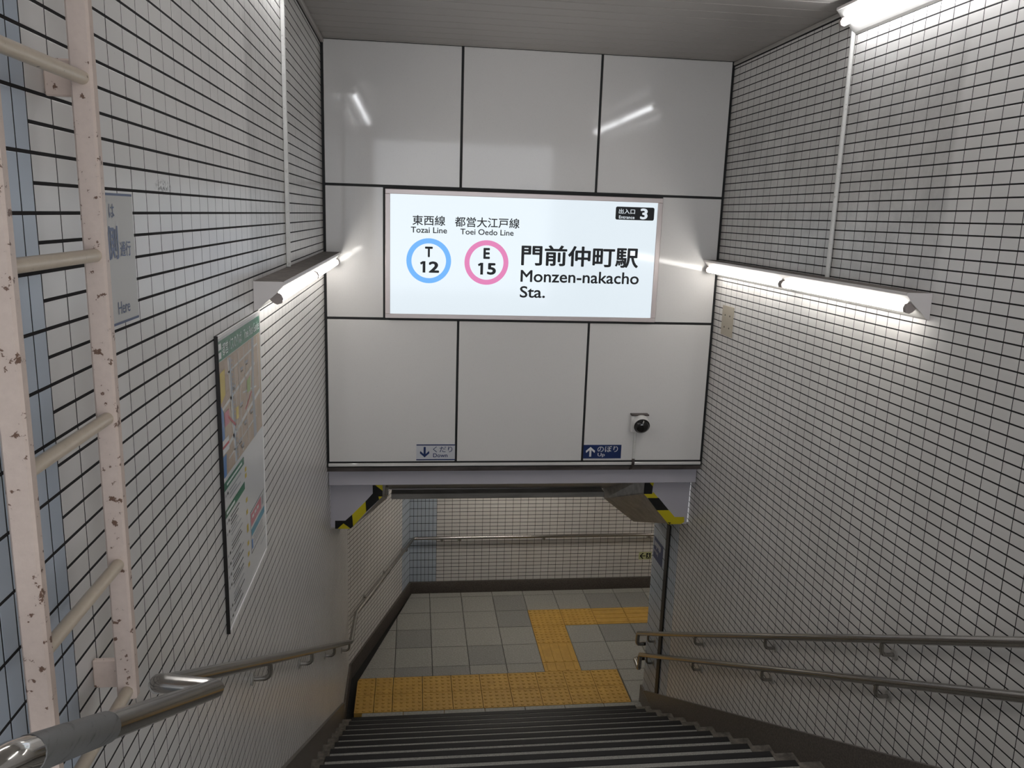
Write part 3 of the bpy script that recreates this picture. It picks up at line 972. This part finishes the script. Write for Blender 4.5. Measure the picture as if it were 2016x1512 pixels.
mb = MB(); mb.bevbox(XL + 0.001, XL + 0.021, 4.270, 4.298, -0.293, ZC - 0.03, 0.003)
tag(mb.build('conduit', 'conduit'), 'white cable conduit on the left wall rising from the lamp', 'conduit')
mb = MB(); mb.tube([(XR - 0.013, 4.318, 1.06), (XR - 0.013, 4.318, 1.0), (XR - 0.013, 4.310, -0.281)], 0.0125, 14)
tag(mb.build('conduit', 'conduit', smooth=True), 'white cable conduit on the right wall between two lamps', 'conduit')

def ceiling_lamp(x, y, label):
    root = empty('ceiling_lamp', (x, y, Z_LCEIL), label, 'lamp')
    m2 = MB(); m2.prism([(y - 0.075, Z_LCEIL), (y + 0.075, Z_LCEIL), (y + 0.045, Z_LCEIL - 0.05), (y - 0.045, Z_LCEIL - 0.05)], 0, x - 0.62, x + 0.62); m2.build('housing', 'reflector', root)
    for dy in (-0.06, 0.06):
        m2 = MB(); m2.tube([(x - 0.59, y + dy, Z_LCEIL - 0.065), (x + 0.59, y + dy, Z_LCEIL - 0.065)], 0.015, 12); m2.build('tube', 'tube_landing', root, smooth=True)
        for e in (-0.605, 0.605):
            m2 = MB(); m2.bevbox(x + e - 0.014, x + e + 0.014, y + dy - 0.016, y + dy + 0.016, Z_LCEIL - 0.085, Z_LCEIL - 0.02, 0.003); m2.build('lamp_holder', 'holder', root)
ceiling_lamp(1.2, 8.75, 'ceiling lamp over the lower landing')
ceiling_lamp(4.3, 8.6, 'ceiling lamp in the corridor round the corner')

# ================================================================== LIT STATION SIGN
YS = 5.968
sg = empty('station_sign', (0.815, YS, -0.77), 'large backlit white station sign with blue and pink rings', 'sign')
SX0, SX1, SZ0, SZ1 = -0.2105, 1.8385, -0.765, 0.1640
IX0, IX1, IZ0, IZ1 = -0.1745, 1.8035, -0.7325, 0.1295
mb = MB(); mb.box(SX0 + 0.004, SX1 - 0.004, YS + 0.006, D + 0.008, SZ0 + 0.004, SZ1 - 0.004); mb.build('case', 'sign_frame', sg)
for x0, x1, z0, z1 in ((SX0, SX1, IZ1, SZ1), (SX0, SX1, SZ0, IZ0), (SX0, IX0, IZ0, IZ1), (IX1, SX1, IZ0, IZ1)):
    m2 = MB(); m2.bevbox(x0, x1, YS - 0.008, YS + 0.02, z0, z1, 0.003); m2.build('frame', 'sign_frame', sg)
mb = MB(); mb.box(IX0, IX1, YS, YS + 0.006, IZ0, IZ1); face = mb.build('light_panel', 'face', sg)
pl_s = Plane2D((0, YS, 0), (1, 0, 0), (0, 0, 1))
for t, a0, a1, b0, b1, bold in [
        ('東西線', -0.0147, 0.2217, -0.0860, -0.0150, 0.012), ('Tozai Line', -0.0260, 0.2354, -0.1402, -0.0980, 0.013),
        ('都営大江戸線', 0.2917, 0.7664, -0.0892, -0.0168, 0.012), ('Toei Oedo Line', 0.3329, 0.7247, -0.1430, -0.1010, 0.013),
        ('T', 0.0773, 0.1336, -0.3137, -0.2375, 0.035), ('2', 0.1050, 0.1817, -0.4265, -0.3436, 0.035),
        ('E', 0.5056, 0.5540, -0.3159, -0.2358, 0.035), ('5', 0.5350, 0.6017, -0.4317, -0.3449, 0.035),
        ('門前仲町駅', 0.7877, 1.6796, -0.3566, -0.2030, 0.022), ('Monzen-nakacho', 0.7870, 1.6927, -0.4790, -0.3900, 0.015),
        ('Sta.', 0.7858, 0.9768, -0.5961, -0.5093, 0.015)]:
    put_text('lettering', t, pl_s, a0, a1, b0, b1, 'ink', sg, bold)
for x_, z0_, z1_ in ((0.0447, -0.4265, -0.3436), (0.4690, -0.4317, -0.3449)):      # the figure 1 with its flag
    m2 = MB()
    put_poly(m2, pl_s, rect(x_ + 0.0165, x_ + 0.0365, z0_, z1_), 0.0012)
    put_poly(m2, pl_s, [(x_ + 0.0165, z1_), (x_ - 0.003, z1_ - 0.012), (x_ + 0.004, z1_ - 0.026), (x_ + 0.0165, z1_ - 0.019)], 0.0012)
    m2.build('lettering', 'ink', sg)
for (a0, a1, b0, b1), mm in (((-0.0618, 0.2729, -0.5013, -0.1799), 'ring_b'), ((0.3613, 0.6986, -0.5031, -0.1826), 'ring_p')):
    m2 = MB(); ring_mesh(m2, pl_s, (a0 + a1) / 2, (b0 + b1) / 2, 0.163, 0.126, 0.0010)
    tag(m2.build('line_ring', mm, sg), 'sky blue line ring' if mm == 'ring_b' else 'pink line ring')
m2 = MB()
bp = []
for cx, cz, a0 in ((1.767, 0.082, 0), (1.496, 0.082, 90), (1.496, 0.011, 180), (1.767, 0.011, 270)):
    bp += [(cx + 0.012 * math.cos(math.radians(a0 + q)), cz + 0.012 * math.sin(math.radians(a0 + q))) for q in (0, 30, 60, 90)]
put_poly(m2, pl_s, bp, 0.0010)
bd = m2.build('exit_badge', 'ink', sg)
put_text('lettering', '出入口', pl_s, 1.5077, 1.6305, 0.0432, 0.0789, 'face_w', bd, 0.012, 0.0018)
put_text('lettering', 'Entrance', pl_s, 1.5107, 1.6298, 0.0070, 0.0300, 'face_w', bd, 0.012, 0.0018)
put_text('lettering', '3', pl_s, 1.6715, 1.7291, 0.0064, 0.0862, 'face_w', bd, 0.035, 0.0018)

# ================================================================== SMALL DIRECTION SIGNS ON THE PANELS
def arrow_poly(a0, a1, b0, b1, down, w=0.22):
    """arrow with an open chevron head"""
    W, Hh = a1 - a0, b1 - b0
    pts = [(0.5 - w / 2, 1), (0.5 + w / 2, 1), (0.5 + w / 2, 0.33), (0.96, 0.62), (1.0, 0.40), (0.5, 0.0), (0.0, 0.40), (0.04, 0.62), (0.5 - w / 2, 0.33)]
    return [(a0 + p[0] * W, (b0 + p[1] * Hh) if down else (b1 - p[1] * Hh)) for p in pts]
pl_f = Plane2D((0, D, 0), (1, 0, 0), (0, 0, 1))
ds = empty('direction_sticker', (0.18, D, -1.875), 'white stairs sticker with navy arrow pointing down', 'sign')
m2 = MB(); m2.box(0.0252, 0.3235, D - 0.0012, D - 0.0002, -1.8744, -1.7455); m2.build('sheet', 'sheet', ds)
m2 = MB()
for r_ in (rect(0.0264, 0.3235, -1.7545, -1.7457), rect(0.0252, 0.3235, -1.8731, -1.8640), arrow_poly(0.0532, 0.1260, -1.8501, -1.7659, True)):
    if len(r_) == 4: put_poly(m2, pl_f, r_, 0.0020)
    else:
        put_poly(m2, pl_f, [r_[0], r_[1], r_[2], r_[5], r_[8]], 0.0020); put_poly(m2, pl_f, [r_[2], r_[3], r_[4], r_[5]], 0.0020); put_poly(m2, pl_f, [r_[8], r_[5], r_[6], r_[7]], 0.0020)
m2.build('arrow_and_bars', 'navy', ds)
put_text('lettering', 'くだり', pl_f, 0.1542, 0.3031, -1.8093, -1.7625, 'navy', ds, 0.004, 0.0020)
put_text('lettering', 'Down', pl_f, 0.1548, 0.2663, -1.8495, -1.8180, 'navy', ds, 0.012, 0.0020)
us = empty('direction_sticker', (1.49, D, -1.866), 'navy stairs sticker with white arrow pointing up', 'sign')
m2 = MB(); m2.box(1.3395, 1.6465, D - 0.0012, D - 0.0002, -1.8659, -1.7531); m2.build('sheet', 'navy', us)
m2 = MB(); r_ = arrow_poly(1.3594, 1.4337, -1.8499, -1.7697, False)
put_poly(m2, pl_f, [r_[0], r_[1], r_[2], r_[5], r_[8]], 0.0020); put_poly(m2, pl_f, [r_[2], r_[3], r_[4], r_[5]], 0.0020); put_poly(m2, pl_f, [r_[8], r_[5], r_[6], r_[7]], 0.0020)
m2.build('arrow', 'wht', us)
put_text('lettering', 'のぼり', pl_f, 1.4535, 1.6185, -1.8122, -1.7617, 'wht', us, 0.004, 0.0020)
put_text('lettering', 'Up', pl_f, 1.4566, 1.5143, -1.8552, -1.8199, 'wht', us, 0.012, 0.0020)

# ================================================================== SECURITY CAMERA
cc = empty('security_camera', (1.77, D, -1.57), 'round security camera with dark dome on a white box', 'camera')
m2 = MB(); m2.bevbox(1.703, 1.838, 5.955, D - 0.0005, -1.641, -1.503, 0.006); m2.build('mounting_box', 'white_paint', cc)
m2 = MB(); m2.bevbox(1.700, 1.842, 5.945, D - 0.0005, -1.505, -1.492, 0.003); m2.build('drip_cap', 'dirt_steel', cc)
ax = Vector((-0.05, -1.0, -0.25)).normalized()
c0 = Vector((1.778, 5.965, -1.560))
m2 = MB(); m2.tube([c0, c0 + ax * 0.03, c0 + ax * 0.055, c0 + ax * 0.066], [0.067, 0.067, 0.064, 0.060], 32); m2.build('housing', 'white_paint', cc, smooth=True)
c1 = c0 + ax * 0.064
m2 = MB(); m2.tube([c1, c1 + ax * 0.004], [0.0625, 0.060], 32); m2.build('bezel', 'post', cc, smooth=True)
m2 = MB(); m2.tube([c1 + ax * 0.002] + [c1 + ax * (0.002 + 0.038 * math.sin(a)) for a in (0.35, 0.7, 1.05, 1.35, 1.5)], [0.056] + [0.056 * math.cos(a) for a in (0.35, 0.7, 1.05, 1.35, 1.5)], 32)
m2.build('dome', 'darkglass', cc, smooth=True)
cd = empty('cable_cover', (1.75, D, -1.95), 'narrow white cable cover running down from the security camera', 'cable cover')
m2 = MB(); m2.bevbox(1.738, 1.760, D - 0.012, D - 0.0005, -1.868, -1.642, 0.003); m2.build('cover', 'conduit', cd)
m2 = MB(); m2.tube(fillet([(1.748, D - 0.010, -1.866), (1.748, D - 0.014, -1.90), (1.744, D - 0.004, -1.945), (1.735, 6.03, -1.962)], 0.02), 0.011, 12); m2.build('bent_pipe', 'dirt_steel', cd, smooth=True)

# ================================================================== COVER PLATE
cp = empty('cover_plate', (XR, 5.72, -0.82), 'beige metal cover plate with screws on the right wall', 'plate')
m2 = MB(); m2.bevbox(XR - 0.006, XR - 0.0005, 5.615, 5.828, -0.828, -0.605, 0.002); m2.build('plate', 'plate', cp)
for yy in (5.675, 5.765):
    for zz in (-0.675, -0.765):
        m2 = MB(); m2.tube([(XR - 0.0055, yy, zz), (XR - 0.009, yy, zz)], [0.007, 0.005], 10); m2.build('screw', 'screw', cp)

# ================================================================== HANDRAILS
RAIL_R = 0.0213
def bracket(root, xw, side, xr, y, zr, drop=0.085):
    zf = zr - drop
    m2 = MB()
    m2.tube(fillet([(xr, y, zr - 0.010), (xr, y, zf), (xw - side * 0.004, y, zf)], 0.045, 8), 0.0105, 12)
    b = m2.build('bracket', 'steel', root, smooth=True)
    m2 = MB(); m2.tube([(xw + side * 0.001, y, zf), (xw + side * 0.006, y, zf), (xw + side * 0.009, y, zf)], [0.027, 0.027, 0.020], 18)
    m2.build('flange', 'steel_matt', b, smooth=True)

def zl(y): return -1.0602 - (y - 1.7093) * 0.5487
xr = XL + 0.075
hl = empty('handrail', (xr, 4.4, zl(4.4)), 'steel handrail along the left wall that jogs round the ladder', 'handrail')
m2 = MB()
m2.tube(fillet([(xr, 1.745, zl(1.745)), (xr, 7.155, -4.05), (xr + 0.010, 7.72, -4.05), (0.012, 9.648, -4.05), (5.6, 9.648, -4.05)], 0.06, 6), RAIL_R, 18)
m2.build('rail', 'steel', hl, smooth=True)
zf = zl(1.745)
def zfo(y): return -1.095 + (1.745 - y) * 0.535
m2 = MB()
m2.tube(fillet([(-0.45, 1.10, zfo(1.10)), (-0.45, 1.745, zfo(1.745)), (xr - 0.002, 1.745, zf + 0.004), (xr, 1.80, zl(1.80))], [0, 0.020, 0.020, 0], 5), RAIL_R, 20)
m2.build('offset_rail', 'steel', hl, smooth=True)
m2 = MB(); m2.tube([(-0.45, 0.895, zfo(0.895)), (-0.45, 1.118, zfo(1.118)), (-0.45, 1.122, zfo(1.122))], [0.0235, 0.0235, 0.0222], 24)
tag(m2.build('grip_sleeve', 'sleeve', hl, smooth=True), 'worn grey plastic sleeve')
m2 = MB()
m2.tube(fillet([(-0.45, 0.910, zfo(0.910)), (-0.45, 0.830, zfo(0.830)), (-0.55, 0.805, zfo(0.825) - 0.06), (XL, 0.805, zfo(0.825) - 0.06)], 0.045, 8), 0.0228, 20)
tag(m2.build('end_elbow', 'rail_end', hl, smooth=True), 'polished steel elbow')
for yy in (3.09, 4.37, 5.63, 6.95):
    bracket(hl, XL, 1, xr, yy, zl(yy))
for a in (0.42, 1.05, 1.70):
    p = Vector((LW_END[0], LW_END[1], 0)) + su * a
    q = p + sn * 0.072
    m2 = MB(); m2.tube(fillet([(q.x, q.y, -4.06), (q.x, q.y, -4.115), (p.x, p.y, -4.115)], 0.03, 6), 0.0085, 12); b_ = m2.build('bracket', 'steel', hl, smooth=True)
    m2 = MB(); m2.tube([Vector((p.x, p.y, -4.115)) + sn * 0.001, Vector((p.x, p.y, -4.115)) + sn * 0.008], 0.027, 18); m2.build('flange', 'steel_matt', b_, smooth=True)
for xx in (0.376, 0.604, 1.70, 3.11):
    m2 = MB(); m2.tube(fillet([(xx, 9.648, -4.06), (xx, 9.648, -4.105), (xx, 9.715, -4.105)], 0.03, 6), 0.0085, 12); b_ = m2.build('bracket', 'steel', hl, smooth=True)
    m2 = MB(); m2.tube([(xx, 9.719, -4.105), (xx, 9.712, -4.105)], 0.027, 18); m2.build('flange', 'steel_matt', b_, smooth=True)
for xx in (0.48, 1.53):
    m2 = MB(); m2.tube([(xx, 9.648, -4.05), (xx + (0.06 if xx < 1 else 0.17), 9.648, -4.05)], 0.0195, 18); m2.build('joint_sleeve', 'sleeve', hl, smooth=True)

xrr = XR - 0.075
def zu(y): return -3.1363 - (y - 5.4749) * 0.5487
def zlow(y): return -3.3649 - (y - 5.479) * 0.5500
hu = empty('handrail', (xrr, 4.4, zu(4.4)), 'upper of the two steel handrails on the right wall', 'handrail')
m2 = MB(); m2.tube(fillet([(xrr, 0.2, zu(0.2)), (xrr, 7.135, zu(7.135)), (xrr, 7.145, zu(7.145) - 0.115), (XR + 0.12, 7.15, zu(7.145) - 0.115)], [0, 0.03, 0.03, 0], 6), RAIL_R, 18)
m2.build('rail', 'steel', hu, smooth=True)
hw = empty('handrail', (xrr, 4.4, zlow(4.4)), 'lower of the two steel handrails on the right wall', 'handrail')
m2 = MB(); m2.tube(fillet([(xrr, 0.2, zlow(0.2)), (xrr, 7.02, zlow(7.02)), (xrr, 7.03, zlow(7.02) - 0.165), (xrr, 7.19, zlow(7.02) - 0.145), (XR + 0.12, 7.19, zlow(7.02) - 0.145)], [0, 0.02, 0.03, 0.03, 0], 6), RAIL_R, 18)
m2.build('rail', 'steel', hw, smooth=True)
for yy in (6.815, 5.64, 4.46, 3.285, 2.10, 0.92):
    bracket(hu, XR, -1, xrr, yy, zu(yy))
    bracket(hw, XR, -1, xrr, yy, zlow(yy))

# ================================================================== LADDER
ld = empty('ladder', (-0.58, 1.39, -0.985), 'cream painted steel ladder with chipped paint fixed to the left wall', 'ladder')
for y0, y1 in ((1.538, 1.563), (1.190, 1.213)):
    m2 = MB(); m2.bevbox(-0.591, -0.553, y0, y1, -0.985, 1.12, 0.004); st = m2.build('stile', 'ladder', ld)
    for zz in (0.215, -0.953, 0.98):
        m2 = MB(); m2.bevbox(-0.592, -0.584, y1 - 0.006, y1 + 0.034, zz - 0.032, zz + 0.032, 0.002)
        m2.bevbox(XL + 0.001, -0.586, y1 + 0.022, y1 + 0.034, zz - 0.032, zz + 0.032, 0.003); m2.build('wall_bracket', 'ladder', st)
for zz in (0.818, 0.515, 0.210, -0.093, -0.396, -0.690, -0.965):
    m2 = MB(); m2.tube([(-0.570, 1.192, zz), (-0.570, 1.2115, zz), (-0.570, 1.215, zz), (-0.570, 1.536, zz), (-0.570, 1.539, zz), (-0.570, 1.561, zz)], [0.0118] * 6, 16)
    m2.build('rung', 'rung', ld, smooth=True)

# ================================================================== NOTICE BEHIND THE LADDER
nt = empty('wall_notice', (XL, 1.86, -0.265), 'pale notice sheet with navy lettering half hidden behind the ladder', 'notice')
pl_n = Plane2D((XL + 0.0012, 0, 0), (0, 1, 0), (0, 0, 1))
m2 = MB(); m2.box(XL + 0.0003, XL + 0.0013, 1.715, 2.003, -0.2655, 0.0215); m2.build('sheet', 'notice', nt)
m2 = MB()
put_poly(m2, pl_n, rect(1.715, 2.001, 0.0160, 0.0212), 0.0008); put_poly(m2, pl_n, rect(1.715, 2.001, -0.2650, -0.2595), 0.0008)
m2.build('border_line', 'navy', nt)
put_text('lettering', 'は', pl_n, 1.852, 1.884, -0.031, -0.0015, 'navy', nt, 0.004, 0.0008)
put_text('lettering', '側', pl_n, 1.828, 1.897, -0.1209, -0.0480, 'navy', nt, 0.02, 0.0008)
put_text('lettering', '通行', pl_n, 1.9060, 1.9740, -0.1175, -0.0830, 'navy', nt, 0.012, 0.0008)
put_text('lettering', 'Here', pl_n, 1.8700, 1.9450, -0.2430, -0.2150, 'navy', nt, 0.004, 0.0008)

# ================================================================== BUS MAP POSTER
PY0, PY1, PZ0, PZ1 = 2.712, 3.455, -1.490, -0.418
po = empty('map_poster', (XL, 3.08, PZ0), 'tall framed bus guide poster with street map and green header', 'poster')
PX = XL + 0.010
m2 = MB(); m2.bevbox(XL + 0.0005, PX, PY0, PY1, PZ0, PZ1, 0.002); m2.build('board', 'poster', po)
fr = 0.012
for a0, a1, b0, b1, mm in ((PY0, PY1, PZ1 - fr, PZ1, 'white_paint'), (PY0, PY1, PZ0, PZ0 + fr, 'white_paint'), (PY0 - 0.002, PY0 + 0.003, PZ0, PZ1, 'post'), (PY1 - fr, PY1, PZ0, PZ1, 'white_paint')):
    m2 = MB(); m2.bevbox(XL + 0.0005, PX + 0.003, a0, a1, b0, b1, 0.001); m2.build('frame', mm, po)
W_, H_ = PY1 - PY0, PZ1 - PZ0
pl_p = Plane2D((PX, PY0, PZ1), (0, 1, 0), (0, 0, 1))
def PP(poly): return [(a, -b) for a, b in poly]
mp_mats = ['p_' + k for k in P_COL]
mi = {k: i for i, k in enumerate(P_COL)}
mp = MB()
def R(a0, a1, b0, b1, c, h): put_poly(mp, pl_p, PP(rect(a0, a1, b0, b1)), h, mi[c])
def Q(poly, c, h): put_poly(mp, pl_p, PP(poly), h, mi[c])
def road(p, q, w, c, h):
    (x0, y0), (x1, y1) = p, q
    L_ = math.hypot(x1 - x0, y1 - y0); nx, ny = -(y1 - y0) / L_ * w / 2, (x1 - x0) / L_ * w / 2
    Q([(x0 + nx, y0 + ny), (x1 + nx, y1 + ny), (x1 - nx, y1 - ny), (x0 - nx, y0 - ny)], c, h)
R(0.010, W_ - 0.014, 0.022, 0.090, 'green', 0.0006)
R(0.012, 0.048, 0.030, 0.052, 'white', 0.0009); R(0.012, 0.048, 0.060, 0.082, 'white', 0.0009)
R(0.010, W_ - 0.014, 0.092, 0.498, 'map', 0.0006)
rp = random.Random(3)
for i in range(9):
    for j in range(7):
        a = 0.09 + i * 0.068 + rp.uniform(-0.004, 0.004); b = 0.10 + j * 0.056 + rp.uniform(-0.004, 0.004)
        R(a, a + 0.058, b, min(b + 0.048, 0.495), 'block' if rp.random() < 0.75 else 'map', 0.0009)
for p, q, w in (((0.14, 0.095), (0.20, 0.495), 0.020), ((0.30, 0.10), (0.33, 0.49), 0.007), ((0.40, 0.10), (0.44, 0.49), 0.007), ((0.23, 0.12), (0.26, 0.49), 0.006),
                ((0.02, 0.26), (0.60, 0.20), 0.012), ((0.12, 0.15), (0.66, 0.13), 0.007), ((0.10, 0.40), (0.70, 0.33), 0.016), ((0.10, 0.45), (0.60, 0.42), 0.006),
                ((0.66, 0.10), (0.72, 0.49), 0.008), ((0.50, 0.10), (0.48, 0.30), 0.006), ((0.36, 0.27), (0.62, 0.30), 0.007)):
    road(p, q, w, 'road', 0.0012)
road((0.165, 0.10), (0.215, 0.495), 0.014, 'pale', 0.0014)
Q([(0.55, 0.09), (0.60, 0.09), (0.57, 0.30), (0.60, 0.498), (0.54, 0.498), (0.53, 0.30)], 'grey', 0.0014)
Q([(0.012, 0.13), (0.085, 0.125), (0.080, 0.215), (0.014, 0.235)], 'yellow', 0.0014)
Q([(0.012, 0.24), (0.045, 0.27), (0.050, 0.36), (0.012, 0.37)], 'blue', 0.0014)
Q([(0.012, 0.42), (0.060, 0.42), (0.052, 0.497), (0.012, 0.497)], 'blue', 0.0014)
R(0.012, 0.105, 0.365, 0.415, 'white', 0.0016); R(0.012, 0.105, 0.384, 0.394, 'red', 0.0018)
R(0.055, 0.125, 0.275, 0.325, 'pink', 0.0016)
road((0.11, 0.30), (0.22, 0.36), 0.010, 'red', 0.0018); road((0.40, 0.345), (0.52, 0.30), 0.008, 'red', 0.0018)
Q([(0.44, 0.24), (0.51, 0.23), (0.50, 0.29), (0.44, 0.29)], 'park', 0.0016)
R(0.235, 0.275, 0.30, 0.345, 'yellow', 0.0016)
for a, b in ((0.30, 0.30), (0.36, 0.385), (0.26, 0.43), (0.48, 0.37), (0.33, 0.17), (0.19, 0.21), (0.42, 0.16), (0.30, 0.46)):
    R(a, a + 0.05, b, b + 0.010, 'grey', 0.0018)
    R(a + 0.01, a + 0.045, b + 0.013, b + 0.018, 'text', 0.0018)
for k in range(22):
    bb = 0.11 + k * 0.0175
    R(0.185 + 0.002 * k, 0.199 + 0.002 * k, bb, bb + 0.010, 'grey', 0.0018)
# timetable half
R(0.012, 0.335, 0.515, 0.545, 'green', 0.0006); R(0.012, 0.335, 0.615, 0.645, 'green', 0.0006)
R(0.05, 0.30, 0.526, 0.535, 'white', 0.0008); R(0.03, 0.16, 0.625, 0.636, 'white', 0.0008)
yy = 0.555
lines = [0.560, 0.575, 0.590, 0.660] + [0.675 + 0.0135 * k for k in range(27)]
for k, b in enumerate(lines):
    if b > 1.045: break
    if k > 4 and k % 5 == 4: continue
    R(0.085, 0.085 + rp.uniform(0.09, 0.20), b, b + 0.0055, 'text' if rp.random() < 0.6 else 'grey', 0.0008)
    if k % 3 == 0:
        R(0.022, 0.036, b, b + 0.010, 'grey', 0.0008); R(0.050, 0.068, b, b + 0.010, 'text', 0.0008)
for b in (0.565, 0.590, 0.690, 0.740, 0.800, 0.815, 0.870, 0.915, 0.960):
    R(0.345, 0.375, b, b + 0.018, 'yellow', 0.0008)
R(0.415, 0.715, 0.775, 0.778, 'text', 0.0008); R(0.415, 0.418, 0.775, 0.950, 'text', 0.0008); R(0.415, 0.715, 0.947, 0.950, 'text', 0.0008)
R(0.425, 0.640, 0.785, 0.838, 'pink', 0.0008); R(0.425, 0.705, 0.850, 0.880, 'teal', 0.0008); R(0.425, 0.450, 0.895, 0.935, 'blue', 0.0008)
for b in (0.895, 0.908, 0.921): R(0.465, 0.66, b, b + 0.005, 'grey', 0.0008)
for a in (0.45, 0.50, 0.55): R(a, a + 0.035, 0.800, 0.812, 'white', 0.0010)
R(0.655, 0.690, 0.790, 0.832, 'grey', 0.0008)
R(0.60, 0.71, 0.985, 0.990, 'grey', 0.0008)
mp.build('printed_map', mp_mats, po)
put_text('lettering', '都営バスのりば', pl_p, 0.065, 0.375, -0.080, -0.034, 'wht', po, 0.01, 0.0010)
put_text('lettering', 'Toei Bus Guide', pl_p, 0.415, 0.715, -0.076, -0.038, 'wht', po, 0.004, 0.0010)

# ================================================================== LOWER SIGNS
es = empty('exit_sticker', (3.09, Y_BACK, -4.43), 'small luminous exit sticker with an arrow low on the back wall', 'sign')
pl_e = Plane2D((0, Y_BACK - 0.0014, 0), (1, 0, 0), (0, 0, 1))
m2 = MB(); m2.box(2.998, 3.172, Y_BACK - 0.0016, Y_BACK - 0.0003, -4.4325, -4.3275); m2.build('sheet', 'exit', es)
m2 = MB()
for poly in ([(3.008, -4.381), (3.050, -4.337), (3.064, -4.345), (3.028, -4.381)], [(3.008, -4.381), (3.028, -4.381), (3.064, -4.417), (3.050, -4.425)], rect(3.025, 3.090, -4.387, -4.375), rect(3.100, 3.160, -4.420, -4.342)):
    put_poly(m2, pl_e, poly, 0.0008)
m2.build('arrow', 'ink', es)
m2 = MB()
for poly in (rect(3.125, 3.138, -4.356, -4.347), [(3.112, -4.368), (3.140, -4.360), (3.142, -4.385), (3.125, -4.388)], [(3.108, -4.412), (3.128, -4.386), (3.136, -4.390), (3.116, -4.414)], [(3.134, -4.386), (3.150, -4.408), (3.142, -4.412), (3.128, -4.390)]):
    put_poly(m2, pl_e, poly, 0.0013)
m2.build('running_figure', 'exit', es)

bs = empty('blue_notice', (XR, 6.92, -3.2), 'dark blue notice with white print on the right wall corner', 'sign')
pl_b = Plane2D((XR - 0.0014, 0, 0), (0, -1, 0), (0, 0, 1))
m2 = MB(); m2.box(XR - 0.0016, XR - 0.0003, 6.785, 7.065, -3.195, -2.965); m2.build('sheet', 'navy', bs)
m2 = MB()
put_poly(m2, pl_b, rect(-7.065, -6.785, -2.972, -2.965), 0.0008); put_poly(m2, pl_b, rect(-7.065, -6.785, -3.195, -3.188), 0.0008)
rb = random.Random(5)
for k in range(9):
    a = -7.045 + k * 0.022
    put_poly(m2, pl_b, rect(a, a + 0.014, -3.06 + rb.uniform(-0.02, 0.01), -3.01), 0.0008)
    if k < 6: put_poly(m2, pl_b, rect(a, a + 0.010, -3.13 + rb.uniform(-0.01, 0.01), -3.10), 0.0008)
m2.build('white_print', 'sheet', bs)
